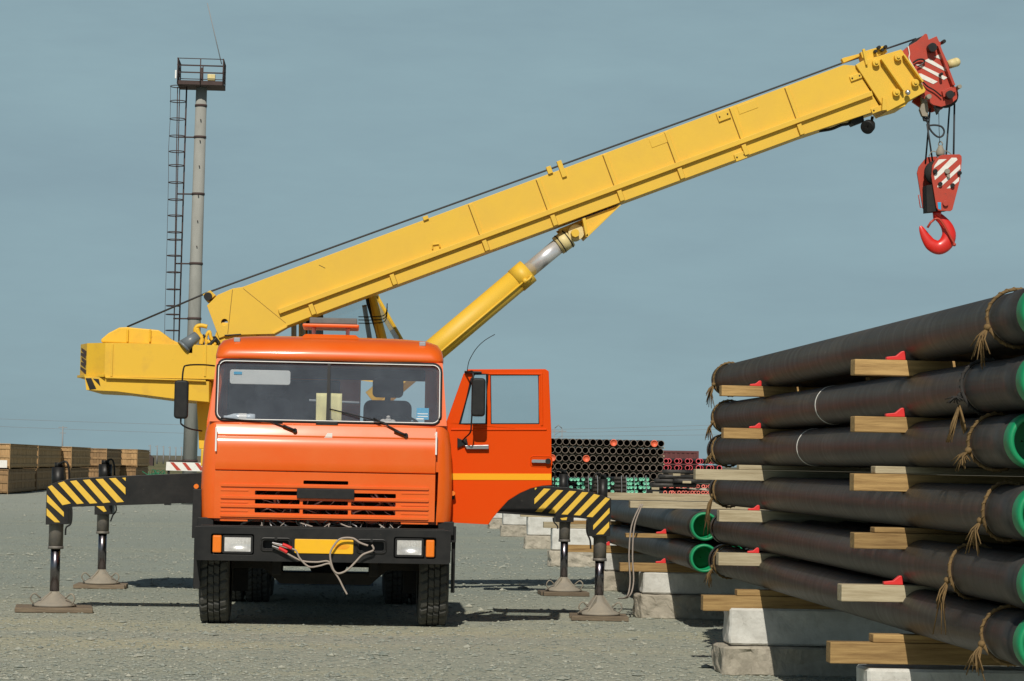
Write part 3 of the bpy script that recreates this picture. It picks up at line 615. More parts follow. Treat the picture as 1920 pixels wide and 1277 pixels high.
# open driver's door
YD = 24.98
c3 = crop(820, 660, 3.755)
dp = c3((62, 500), (185, 155), (215, 122), (760, 120), (785, 135), (803, 560), (806, 938), (740, 942), (660, 960), (580, 995), (500, 1045), (440, 1110), (390, 1170), (360, 1215), (78, 1200))
w1 = c3((375, 163), (712, 163), (716, 505), (379, 505)); w2 = c3((158, 505), (345, 505), (352, 158), (262, 152), (242, 190))
dr = MB(); dr.prism(XZ(dp, YD), YD, YD+0.055, [XZ(w1, YD), XZ(w2, YD)])
# pressed lip under the windows and frame step
a = XZ(c3((95, 552), (770, 552), (770, 540), (95, 540)), YD); dr.prism(a, YD-0.012, YD+0.002)
a = XZ(c3((358, 148), (740, 148), (740, 160), (358, 160)), YD); dr.prism(a, YD-0.010, YD+0.002)
a = XZ(c3((725, 160), (740, 160), (745, 520), (728, 520)), YD); dr.prism(a, YD-0.010, YD+0.002)
door = dr.build('driver_door', 'orange_door_paint', crane, 0.008)
MB().prism(XZ(w1, YD), YD+0.02, YD+0.026).build('window_pane', 'window_glass', door)
MB().prism(XZ(w2, YD), YD+0.02, YD+0.026).build('quarter_window', 'window_glass', door)
sl = MB()
for w in (w1, w2): sl.tube([(x, YD+0.004, z) for x, z in XZ(w, YD)], 0.008 if w is w1 else 0.014, 5, closed=True)
sl.build('rubber_seal', 'black_rubber', door)
MB().prism(XZ(c3((93, 855), (802, 857), (802, 902), (93, 900)), YD), YD-0.004, YD+0.001).build('yellow_stripe', 'stripe_orange_yellow', door)
hd = MB(); (ax, ay), (bx, by) = c3((663, 755), (765, 785)); x0, x1, z0, z1 = RC(ax, ay, bx, by, YD)
hd.prism(rrect(x0, x1, z0+0.008, z1-0.004, 0.012), YD-0.045, YD-0.018, mi=0); hd.box(x0, x0+0.03, YD-0.02, YD, z0+0.01, z1-0.01)
(ax, ay), = c3((778, 769)); q = P(ax, ay, YD); hd.cyl((q.x, YD-0.05, q.z), (q.x, YD, q.z), 0.028, n=14, mi=1)
hd.tube([(x, YD, z) for x, z in rrect(x0-0.01, x1+0.06, z0-0.03, z1+0.03, 0.03)], 0.006, 5, mi=2, closed=True)
hd.build('handle', ['chrome', 'black_metal', 'orange_door_paint'], door)
def mirror(bx_, arm, Y, parent, foot=None):
    x0, x1, z0, z1 = RC(*bx_, Y); m = MB(); m.prism(rrect(x0, x1, z0, z1, 0.035), Y-0.04, Y+0.05)
    mo = m.build('mirror', 'black_rubber', parent, 0.02, 3)
    MB().tube(curve([P(a, b, y) for a, b, y in arm], 5), 0.0085, 6).build('mirror_arm', 'black_metal', parent)
mirror((327, 713, 353, 785), [(402, 686, 24.95), (380, 684, 24.75), (352, 685, 24.58), (344, 692, 24.56), (341, 730, 24.56), (339, 785, 24.56), (341, 796, 24.56), (356, 804, 24.62), (378, 808, 24.8)], 24.55, cab_o)
mirror((884, 709, 910, 781), [(872, 698, 24.96), (880, 697, 24.85), (887, 700, 24.74), (887, 740, 24.72), (884, 790, 24.72), (882, 810, 24.76), (872, 821, 24.88), (866, 828, 24.96)], 24.72, door)
mm = MB(); a = XZ(c3((140, 605), (185, 622), (205, 605), (215, 650), (180, 660), (140, 678)), YD); mm.prism(a, YD-0.03, YD-0.001)
mm.build('mirror_bracket', 'black_metal', door, 0.004)
MB().prism(XZ(c3((190, 658), (360, 655), (360, 684), (205, 684)), YD), YD-0.05, YD-0.002).build('grab_bar', 'steel', door, 0.004)
MB().prism(XZ(c3((190, 133), (310, 138), (312, 152), (195, 152)), YD), YD-0.04, YD+0.01).build('mirror_clamp', 'black_metal', door, 0.004)
MB().tube(curve([P(876, 694, 24.97), P(880, 676, 24.97), P(892, 655, 24.97), P(908, 639, 24.97), P(928, 627, 24.97)], 6), 0.004, 5).build('antenna', 'black_metal', door)
# wipers
for pv, el, b0, b1 in (((553, 807), (508, 791), (414, 784), (530, 794)), ((761, 816), (700, 784), (618, 767), (722, 793))):
    wp = MB(); Pq = lambda p, dy: P(p[0], p[1], 24.70+dy)
    wp.tube([Pq(pv, -0.08), Pq(el, -0.06)], 0.008, 6); wp.cyl(Pq(pv, -0.09), Pq(pv, -0.02), 0.022, n=12)
    wp.tube([Pq(b0, -0.012 if b0[1] > 780 else 0.03), Pq(b1, -0.035)], 0.007, 5); wp.tube([Pq(pv, -0.085), Pq((pv[0]-22, pv[1]-9), -0.08)], 0.013, 6)
    wp.build('wiper', 'black_rubber', crane)
# interior
it = MB()
it.box(-1.12, 1.12, 24.84, 25.12, 1.85, 2.015); it.box(-1.1, 1.1, YK-0.06, YK-0.003, 1.1, 2.05)
it.box(-1.0, 1.0, YK-0.04, YK-0.003, 2.50, 2.62); it.box(-1.08, 0.10, YK-0.04, YK-0.003, 2.06, 2.49)
it.build('dashboard', 'dark_interior', crane, 0.02)
for cx in (-0.62, 0.60):
    s = MB(); s.box(cx-0.27, cx+0.27, 25.55, 26.1, 1.45, 1.62); s.prism(rrect(cx-0.25, cx+0.25, 1.62, 2.28, 0.08), 26.05, 26.2); s.prism(rrect(cx-0.16, cx+0.16, 2.31, 2.52, 0.05), 26.07, 26.17)
    s.box(cx-0.2, cx+0.2, 25.6, 26.05, 1.06, 1.45); s.box(cx-0.03, cx+0.03, 26.1, 26.14, 2.25, 2.35)
    s.build('seat', 'seat_fabric', crane, 0.05, 3)
q = P(742, 772, 25.3); swc = Vector((q.x, 25.32, 2.02)); ax = Vector((0, -0.45, 1)).normalized()
sw = MB(); qq = ax.to_track_quat('Z', 'Y')
sw.tube([swc+qq @ Vector((0.23*math.cos(2*math.pi*i/32), 0.23*math.sin(2*math.pi*i/32), 0)) for i in range(32)], 0.014, 6, closed=True)
for a in (0.4, 2.74, 4.71): sw.tube([swc-ax*0.03, swc+qq @ Vector((0.23*math.cos(a), 0.23*math.sin(a), 0))], 0.012, 5)
sw.cyl(swc-ax*0.35, swc, 0.035, n=10); sw.build('steering_wheel', 'black_rubber', crane)
x0, x1, z0, z1 = RC(433, 695, 545, 722, 25.05); MB().prism(rrect(x0, x1, z0, z1, 0.025), 24.865, 24.885).build('sun_visor', 'visor_white', crane, 0.006)
x0, x1, z0, z1 = RC(440, 698, 455, 703, 25.03); MB().box(x0, x1, 24.857, 24.862, z0, z1).build('visor_sticker', 'sticker_blue', crane)
tr = MB(); tr.tube([(-0.20, 25.06, 2.24), (0.30, 25.06, 2.225)], 0.012, 6); tr.build('rail', 'grey_plastic', crane)
# --- slewing platform and counterweight
YS = 29.2
c4 = crop(0, 560, 3.193)
cwt = MB()
cA, cB, cC, cD = P(151, 660, YS+0.6).x, P(163, 660, YS+0.22).x, P(197, 660, YS).x, P(409, 660, YS).x; cz0, cz1 = P(300, 709, YS).z, P(300, 645, YS).z
cwt.poly([(cA, YS+0.6, cz0), (cB, YS+0.22, cz0), (cC, YS, cz0), (cD, YS, cz0), (cD, 31.3, cz0), (cA+0.3, 31.3, cz0), (cA, 30.9, cz0)], (0, 0, cz1-cz0))
cwt.poly([(cA-0.03, YS+0.58, cz0), (cB-0.02, YS+0.19, cz0), (cC, YS-0.03, cz0), (cC, YS, cz0), (cB, YS+0.22, cz0), (cA, YS+0.6, cz0)], (0, 0, 0.03))
for k in range(5):
    zz = cz0+0.10+k*(cz1-cz0-0.12)/5; e_ = Vector((cB-cA, -0.38, 0)); a_ = Vector((cA, YS+0.6, zz)); n_ = Vector((-0.004, -0.002, 0))
    up_ = Vector((0, 0, 0.035)); sk = Vector((0, 0, -0.07+0.02*(k % 2))); f0, f1 = 0.1+0.06*(k % 3), 0.95-0.08*(k % 2); cwt.hexa([a_+e_*f0+n_, a_+e_*f1+n_+sk, a_+e_*f1+n_*0.2+sk, a_+e_*f0+n_*0.2], [a_+e_*f0+n_+up_, a_+e_*f1+n_+sk+up_*1.5, a_+e_*f1+n_*0.2+sk+up_*1.5, a_+e_*f0+n_*0.2+up_], 2)
cwt.prism(XZ(c4((505, 466), (1050, 488), (1250, 492), (1250, 618), (1050, 600), (700, 555), (515, 546)), YS), YS+0.03, 31.2)
for x in (672, 1232):
    a, b = c4((x, 272), (x, 466)); q = P(*a, YS); q2 = P(*b, YS); cwt.box(q.x-0.012, q.x+0.012, YS-0.012, YS+0.001, q2.z, q.z)
a = XZ(c4((632, 468), (1232, 487), (1232, 495), (632, 476)), YS); cwt.prism(a, YS-0.02, YS+0.01)
for t in (c4((510, 475), (545, 475), (575, 540), (535, 545)), ): cwt.prism(XZ(t, YS), YS+0.025, YS+0.032, mi=1)
cwt.prism(XZ(c4((555, 478), (590, 480), (600, 525)), YS), YS+0.025, YS+0.032, mi=1)
for k in range(30):
    a = c4((random.choice((490, 500, 520, 530)) if k < 8 else random.uniform(640, 1200), random.uniform(262, 460) if k < 8 else random.choice((random.uniform(262, 470), 266, 470))))[0]
cwo = cwt.build('counterweight', ['yellow_stain', 'black_metal', 'rust_steel'], crane, 0.012)
wc = MB(); wc.prism(XZ(c4((605, 262), (605, 243), (650, 205), (715, 172), (760, 170), (950, 188), (975, 205), (1022, 242), (1078, 268), (1078, 282), (630, 262)), 29.5), 29.5, 30.7)
for x in (765, 900):
    a, b = c4((x, 182), (x, 262)); q = P(*a, 29.5); q2 = P(*b, 29.5); wc.box(q.x-0.012, q.x+0.012, 29.47, 29.5, q2.z, q.z)
wc.build('winch_cover', 'yellow_stain', cwo, 0.02)
tt = MB(); tt.cyl((0, 30.0, 1.22), (0, 30.0, 1.55), 0.62, n=32); tt.box(-1.5, 0.95, 29.3, 31.2, 1.55, 1.75)
for yy in (29.75, 30.16): tt.prism([(-1.55, 1.75), (0.2, 1.75), (0.0, 2.2), (-1.05, 3.25), (-1.35, 3.25), (-1.6, 2.4)], yy, yy+0.06)
tt.build('slewing_platform', 'yellow_stain', crane, 0.01)
q = P(357, 637, 29.1); wl = MB(); wl.cyl((q.x-0.07, 29.22, q.z-0.07), (q.x+0.07, 29.26, q.z+0.06), 0.085, 0.055, 18); wl.cyl((q.x-0.09, 29.215, q.z-0.09), (q.x-0.07, 29.22, q.z-0.07), 0.09, 0.09, 18); wl.box(q.x-0.02, q.x+0.02, 29.2, 29.3, q.z-0.15, q.z)
wl.build('work_lamp', 'lamp_grey', cwo)
# boom foot hoses and hinge clutter
hz = MB(); c7 = crop(280, 300, 3.544)
for pts, r, mi in ((((320, 1175), (305, 1130), (320, 1105), (350, 1100), (385, 1108)), 0.026, 0), (((345, 1225), (350, 1185), (330, 1160), (315, 1120)), 0.03, 0), (((380, 1225), (378, 1170), (400, 1140), (410, 1180), (440, 1230)), 0.02, 1),
                   (((355, 1230), (350, 1195), (372, 1165)), 0.025, 2), (((395, 1235), (425, 1205), (445, 1190)), 0.03, 2), (((385, 1200), (430, 1235)), 0.022, 0)):
    hz.tube(curve([P(*c7(p)[0], 29.55) for p in pts], 5), r, 7, mi)
hz.prism(XZ(c7((400, 1175), (440, 1170), (468, 1205), (440, 1240), (395, 1240)), 29.6), 29.6, 30.2, mi=2)
hz.build('hydraulic_hoses', ['yellow_stain', 'yellow_stain', 'black_metal'], crane)
# --- boom
YF, YR_ = 29.72, 30.28
bm_ = MB(); cb = crop(340, 420, 3.4286)
body = [(388, 573), (408, 553), (436, 541), (455, 538), (1583, 121.5), (1603, 123), (1652, 205), (1510, 251.5), (593.6, 589.5), (538, 611), (512, 626), (427, 628), (411, 634)]
hole_c = P(421, 604, YF); hole_p = [(hole_c.x+0.04*math.cos(R(a)), hole_c.z+0.04*math.sin(R(a))) for a in range(0, 360, 24)]
bm_.prism(XZ(body, YF), YF, YR_, [hole_p])
U = Vector((math.cos(R(20.24)), -math.sin(R(20.24)))); N2 = Vector((math.sin(R(20.24)), math.cos(R(20.24))))   # along / across in photo axes
def strip(a, b, w, y0=YF-0.022, mi=0):       # flat bar on the boom side between two photo points
    A = Vector(a); B = Vector(b); d = (B-A).normalized(); nn = Vector((-d.y, d.x))*w/2
    pts = [A-nn, B-nn, B+nn, A+nn]; bm_.prism(XZ([tuple(p) for p in pts], YF), y0, YF+0.004, mi=mi)
strip((523, 584.5), (1634, 175.5), 9, YF-0.05)
def on_top(x): return Vector((x, 538-(x-455)*0.3688))
for px in (881, 1008, 1133, 1248, 1370, 1474):
    a = on_top(px)+N2*2; b = a+N2*61; strip(tuple(a), tuple(b), 7); o3 = U*-4.3; strip(tuple(a+o3), tuple(b+o3), 1.4, YF-0.003, 3)  # thin dark strip paints a shadow line left of each rib
for px in (586, 738, 911, 1039, 1164, 1277, 1397, 1501):
    yb = 589.5-(px-593.6)*0.3686; b = Vector((px+3, yb-2.5)); a = b-N2*20; strip(tuple(a), tuple(b), 8.5, YF-0.045); o3 = U*4.9; strip(tuple(a+o3), tuple(b+o3), 1.3, YF-0.003, 3)  # dark strip right of each short rib is its shadow, painted in
# raised doubler plates near the top edge and lugs
for x0_, x1_, hgt in ((1215, 1252, 18), (1380, 1415, 16)):
    a = on_top(x0_)+N2*3; b = on_top(x1_)+N2*3; bm_.prism(XZ([tuple(a), tuple(b), tuple(b+N2*hgt), tuple(a+N2*hgt)], YF), YF-0.006, YF+0.002)
for cx_, cy_, w_, h_ in ((1356, 217, 24, 17), (1388, 293, 22, 14), (1604, 145, 22, 10), (1645, 205, 24, 10)):
    c = Vector((cx_, cy_)); pts = [c-U*w_/2-N2*h_/2, c+U*w_/2-N2*h_/2, c+U*w_/2+N2*h_/2, c-U*w_/2+N2*h_/2]; bm_.prism(XZ([tuple(p) for p in pts], YF), YF-0.025, YF+0.003)
    for sx in (-1, 1): q = P(*(c+U*w_*0.33*sx), YF); bm_.cyl((q.x, YF-0.033, q.z), (q.x, YF-0.02, q.z), 0.011, n=6, mi=1)
for pts in (((811, 467), (811, 459), (823, 457), (825, 464)),): bm_.tube([P(a, b, YF-0.012) for a, b in pts], 0.012, 5)
strip((598, 497), (610, 503), 1.2, YF-0.002, 1)
for cx_, cy_, w_, h_ in ((798, 409, 10, 7), (1030, 319, 9, 14), (1053, 317, 9, 32)):
    c = Vector((cx_, cy_)); pts = [c-U*w_/2-N2*h_/2, c+U*w_/2-N2*h_/2, c+U*w_/2+N2*h_/2, c-U*w_/2+N2*h_/2]; bm_.prism(XZ([tuple(p) for p in pts], YF), YF-0.03, YF+0.03)
bm_.prism(XZ([(380, 552), (394, 544), (404, 553), (390, 566)], YF), YF+0.02, YR_-0.02); q = P(390, 556, YF); bm_.cyl((q.x, YF-0.02, q.z), (q.x, YR_, q.z), 0.05, n=14, mi=1)
# end collar of the main section with bosses and ribs
c8 = crop(1540, 40, 5.322)
bm_.prism(XZ(c8((405, 400), (785, 288), (800, 300), (1032, 690), (1020, 715), (650, 905), (590, 830), (335, 440)), YF), YF-0.05, YR_+0.05)
bm_.prism(XZ(c8((640, 905), (650, 800), (870, 745), (880, 790), (830, 850)), YF), YF-0.02, YR_)
for bx_, by_ in ((530, 425), (748, 370), (920, 625), (732, 722)):
    q = P(*c8((bx_, by_))[0], YF); bm_.cyl((q.x, YF-0.11, q.z), (q.x, YF-0.04, q.z), 0.044, n=16); bm_.cyl((q.x, YF-0.13, q.z), (q.x, YF-0.10, q.z), 0.02, n=10)
for a, b in (((580, 390), (800, 705)), ((800, 350), (990, 620))):
    A = Vector(c8(a)[0]); B = Vector(c8(b)[0]); d = (B-A).normalized(); nn = Vector((-d.y, d.x))*1.6; bm_.prism(XZ([tuple(A-nn), tuple(B-nn), tuple(B+nn), tuple(A+nn)], YF), YF-0.14, YF-0.045)
bm_.prism(XZ(c8((395, 290), (420, 285), (450, 440), (430, 445)), YF), YF-0.09, YF-0.045); bm_.prism(XZ(c8((430, 395), (400, 300), (640, 235), (670, 300)), YF), YF+0.05, YF+0.25)
bm_.prism(XZ(c8((220, 360), (240, 350), (395, 310), (400, 335), (240, 400)), YF), YF+0.1, YF+0.2)
bm_.prism(XZ(c8((590, 900), (640, 895), (620, 785), (595, 770)), YF), YF-0.1, YF-0.02)
for bx_, by_ in ((540, 300), (575, 260), (610, 285), (640, 255)): q = P(*c8((bx_, by_))[0], YF); bm_.cyl((q.x, YF-0.02, q.z), (q.x, YF+0.1, q.z), 0.022, n=8, mi=1)
q = P(*c8((838, 725))[0], YF); bm_.ball((q.x, YF-0.13, q.z), 0.035, mi=2)
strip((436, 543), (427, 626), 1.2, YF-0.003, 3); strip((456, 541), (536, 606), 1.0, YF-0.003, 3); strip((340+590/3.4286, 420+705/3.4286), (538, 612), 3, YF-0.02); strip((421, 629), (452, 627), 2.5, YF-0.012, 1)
# cylinder bracket below
bm_.prism(XZ([(1094, 409), (1167, 382), (1101, 443.5)], YF), YF+0.06, YF+0.08); bm_.prism(XZ([(1094, 409), (1167, 382), (1101, 443.5)], YF), YR_-0.08, YR_-0.06)
bm_.prism(XZ([(1161, 385), (1167, 382), (1101.5, 445), (1098, 441)], YF), YF, YR_)
bm_.prism(XZ([(1049, 427), (1095, 408), (1101, 440), (1068, 448)], YF), YF+0.20, YF+0.23); bm_.prism(XZ([(1049, 427), (1095, 408), (1101, 440), (1068, 448)], YF), YR_-0.1, YR_-0.05)
bm_.prism(XZ([(1092, 410), (1098, 408), (1103, 443), (1099, 444)], YF), YF, YR_-0.05)
bm_.cyl((P(1079, 437, YF).x, YF+0.0, P(1079, 437, YF).z), (P(1079, 437, YF).x, YR_, P(1079, 437, YF).z), 0.05, n=8)
boom = bm_.build('boom', ['yellow_paint', 'black_metal', 'chrome', 'seam_and_rib_shadow'], crane, 0.004)
# boom head (red)
hd_ = MB()
hp = c8((800, 300), (890, 235), (960, 195), (1040, 120), (1060, 125), (1075, 180), (1155, 145), (1180, 200), (1225, 205), (1190, 245), (1262, 400), (1325, 640), (1368, 680), (1358, 770), (1300, 820), (1200, 850), (1120, 830), (1000, 745), (1025, 690))
hd_.prism(XZ(hp, YF), YF+0.02, YF+0.06); hd_.prism(XZ(hp, YF), YR_-0.06, YR_-0.02)
hd_.prism(XZ(c8((800, 300), (960, 240), (1180, 235), (1260, 420), (1300, 640), (1030, 690)), YF), YF+0.062, YR_-0.062)
hd_.prism(XZ(c8((1150, 250), (1175, 245), (1325, 640), (1300, 645)), YF), YF-0.06, YF+0.02); hd_.prism(XZ(c8((1200, 700), (1310, 650), (1340, 700), (1215, 760)), YF), YF-0.03, YF+0.02)
for bx_, by_, r, mi in ((1095, 270, 0.055, 2), (1270, 740, 0.05, 2), (1185, 535, 0.018, 2), (1365, 660, 0.025, 3), (1210, 210, 0.022, 2), (1060, 760, 0.03, 3)):
    q = P(*c8((bx_, by_))[0], YF); hd_.cyl((q.x, YF-0.09, q.z), (q.x, YF+0.03, q.z), r, n=14, mi=mi)
for s4 in (((1030, 390), (1078, 368), (1250, 475), (1250, 502)), ((1128, 352), (1182, 325), (1205, 382)), ((940, 430), (985, 428), (1265, 560), (1225, 582)), ((972, 518), (1000, 520), (1165, 600), (1120, 625), (1005, 572))):
    hd_.prism(XZ(c8(*s4), YF), YF+0.014, YF+0.021, mi=1)
hd_.tube(curve([P(*c8(p)[0], YF+0.0) for p in ((865, 250), (880, 320), (875, 370), (905, 430), (960, 520), (990, 590), (1010, 640))], 4), 0.008, 5, mi=1)
hd_.tube(curve([P(*c8(p)[0], YF-0.02) for p in ((915, 415), (960, 385), (1010, 380), (1030, 400), (1000, 430), (960, 450))], 4), 0.012, 5, mi=2)
hd_.tube(curve([P(*c8(p)[0], YF-0.02) for p in ((1010, 600), (1060, 650), (1130, 690), (1200, 750))], 4), 0.010, 5, mi=2)
hd_.prism(XZ(c8((950, 165), (1030, 130), (1050, 160), (900, 225), (945, 190)), YF), YF+0.1, YF+0.4, mi=2)
for yy in (29.85, 30.0, 30.15):               # sheaves
    q = P(*c8((1240, 740))[0], yy); hd_.lathe((q.x, yy-0.04, q.z), (0, 1, 0), [(0.02, 0), (0.15, 0), (0.15, 0.015), (0.125, 0.04), (0.15, 0.065), (0.15, 0.08), (0.02, 0.08)], 24, 2)
hd_.prism(XZ(c8((1050, 690), (1085, 735), (1075, 800), (1085, 870), (1075, 940), (1025, 935), (1000, 870), (1020, 800), (1015, 740)), YF), YF+0.08, YF+0.16, mi=3)
q = P(*c8((1062, 762))[0], YF); hd_.cyl((q.x, YF+0.04, q.z), (q.x, YF+0.2, q.z), 0.04, n=12, mi=4)
hd_.prism(XZ(c8((1150, 800), (1205, 800), (1205, 860), (1175, 920), (1150, 850)), YF), YF+0.05, YF+0.15, mi=2)
bh = hd_.build('boom_head', ['red_paint', 'white_paint', 'black_metal', 'dusty_steel', 'steel'], crane, 0.005)
kn = MB(); q0 = P(*c8((1260, 435))[0], 30.0); q1 = P(*c8((1345, 408))[0], 30.0); kn.cyl(q0, q1, 0.052, 0.056, 16); kn.ball(q1, 0.056); kn.build('boom_lamp', 'cream_paint', bh)
lampm = MB(); q = P(*c8((490, 1060))[0], 29.9); lampm.lathe((q.x-0.045, 29.83, q.z), (-0.5, -0.7, -0.4), [(0.005, -0.14), (0.05, -0.11), (0.078, -0.04), (0.085, 0.03), (0.075, 0.035), (0.005, 0.02)], 20)
lampm.tube([P(*c8((500, 1010))[0], 29.95), P(*c8((510, 950))[0], 29.95)], 0.02, 6)
lampm.prism(XZ(c8((325, 960), (435, 925), (445, 985), (340, 1025), (310, 990)), YF), YF+0.1, YF+0.3); lampm.tube(curve([P(*c8(p)[0], 29.9) for p in ((320, 995), (260, 1025), (200, 1035), (100, 1075), (-20, 1095))], 4), 0.018, 6)
lampm.build('boom_spotlight', 'black_rubber', boom)
# ropes on the crane
rp = MB(); rp.tube([P(238, 613, 30.0), P(388, 549, 30.0), P(700, 436, 30.0), P(1030, 317.5, 30.0), P(1400, 184, 30.0), P(1583, 117, 30.0), P(1660, 92, 30.0), P(1718, 72.5, 30.0)], 0.011, 6)
c9 = crop(1640, 180, 3.99)
for a, b, y0, y1 in (((415, 90), (380, 500), 29.9, 30.05), ((392, 210), (435, 500), 29.85, 29.95), ((560, 80), (533, 470), 30.15, 29.98), ((597, 60), (590, 470), 29.95, 29.85)): rp.tube([P(*c9(a)[0], y0), P(*c9(b)[0], y1)], 0.0115, 6)
rp.tube(curve([P(*c9(p)[0], 29.85) for p in ((385, 160), (400, 215), (425, 265), (470, 305), (505, 300), (520, 265), (500, 230), (450, 218), (405, 222))], 6), 0.0115, 6)
rp.tube([P(*c9(p)[0], 29.85) for p in ((480, 130), (482, 250), (487, 350))], 0.004, 5)
rp.tube([P(*c9(p)[0], 29.85) for p in ((365, 150), (372, 180), (395, 182))], 0.02, 6); rp.tube([P(*c9(p)[0], 29.85) for p in ((390, 135), (400, 175))], 0.016, 6)
rp.build('hoist_rope', 'rope_steel', crane)
# lift cylinder
A0, A1, B1, C1_ = P(700, 753, 29.95), P(988, 510, 29.95), P(1046, 461, 29.95), P(1079, 437, 29.95)
lc = MB(); dA = (A1-A0).normalized(); lc.cyl(A0, A1, 0.146, n=32); lc.cyl(A1-dA*0.17, A1+dA*0.02, 0.155, n=32)
side = Vector((0, -1, 0)); dn = dA.cross(side)
off = (Vector((0.35, -0.9, -0.25))).normalized()
off = (off-dA*off.dot(dA)).normalized()*0.152
lc.tube([A0+off, A1-dA*0.10+off], 0.012, 6); lc.ball(A1-dA*0.10+off*1.1, 0.035, mi=0); lc.tube(curve([A1-dA*0.10+off*1.25, A1-dA*0.05+off*1.3, A1-dA*0.0+off*1.1], 4), 0.016, 6)
lco = lc.build('lift_cylinder', 'yellow_paint', crane, 0)
MB().cyl(A1, B1+(C1_-B1)*0.3, 0.094, n=28).build('piston_rod', 'rod_chrome', lco)
cl = MB(); d = (C1_-B1).normalized(); cl.cyl(B1, B1+d*0.17, 0.118, n=24); cl.cyl(B1+d*0.03, B1+d*0.042, 0.123, n=24, mi=1); cl.cyl(B1+d*0.14, B1+d*0.152, 0.125, n=24, mi=1)
cl.cyl((C1_.x, 29.84, C1_.z), (C1_.x, 30.08, C1_.z), 0.095, n=20); cl.build('rod_collar', ['cream_paint', 'black_metal'], lco)
# operator cabin behind the boom
oc_ = MB(); Yn, Yf2 = 30.75, 31.45
near = [(560, 700), (560, 560), (600, 500), (690, 500), (697, 554), (719, 640), (724, 700)]
hole_n = [(576, 640), (576, 585), (610, 535), (684, 540), (690, 568), (708, 640)]
oc_.prism(XZ(near, Yn), Yn, Yn+0.05, [XZ(hole_n, Yn)])
far_ = [(560, 700), (560, 560), (600, 500), (698, 500), (707, 555), (754, 640), (758, 700)]
hole_f = [(576, 640), (576, 585), (610, 535), (690, 540), (700, 568), (742, 640)]
oc_.prism(XZ(far_, Yf2), Yf2, Yf2+0.05, [XZ(hole_f, Yf2)])
def bar(a, b, r=0.022): oc_.tube([a, b], r, 6)
bar(P(700, 545, Yf2), P(754, 640, Yf2), 0.028); bar(P(697, 550, Yn), P(720, 640, Yn), 0.045); bar(P(697, 552, Yn), P(707, 553, Yf2)); bar(P(719, 640, Yn), P(754, 640, Yf2)); bar(P(690, 500, Yn), P(698, 500, Yf2))
oc_.hexa([P(560, 700, Yn), P(724, 700, Yn), P(758, 700, Yf2), P(560, 700, Yf2)], [P(560, 650, Yn), P(722, 650, Yn), P(757, 650, Yf2), P(560, 650, Yf2)])
oc_.hexa([P(600, 506, Yn), P(690, 506, Yn), P(698, 506, Yf2), P(600, 506, Yf2)], [P(600, 500, Yn), P(690, 500, Yn), P(698, 500, Yf2), P(600, 500, Yf2)])
oco = oc_.build('operator_cabin', 'yellow_stain', crane, 0.008)
sl = MB(); sl.tube([(x, Yn-0.004, z) for x, z in XZ(hole_n, Yn)], 0.022, 6, closed=True)
sl.tube([P(683, 572, Yn+0.1), P(694, 640, Yn+0.1)], 0.03, 6, 1); sl.tube([P(551, 585, 30.6), P(551, 650, 30.6)], 0.032, 6, 1); sl.tube([P(568, 575, 30.6), P(568, 650, 30.6)], 0.032, 6, 1)
sl.prism(XZ([(578, 580), (606, 580), (606, 640), (578, 640)], Yn+0.3), Yn+0.3, Yn+0.4, mi=0)
for py in (594, 600, 606): sl.tube(curve([P(672, py, Yn-0.05), P(700, py, Yn-0.06), P(722, py-4, Yn-0.05), P(726, py-25, Yn)], 4), 0.006, 5)
sl.build('window_frame', ['black_rubber', 'grey_plastic'], oco)
fw = MB(); fw.poly([P(699, 556, Yn), P(707, 556, Yf2), P(752, 638, Yf2), P(718, 638, Yn)], (0.004, 0, 0.004)); fw.build('front_window', 'window_glass', oco)
fw = MB(); fw.prism(XZ(hole_n, Yn), Yn+0.02, Yn+0.026); fw.build('side_window', 'window_glass', oco)
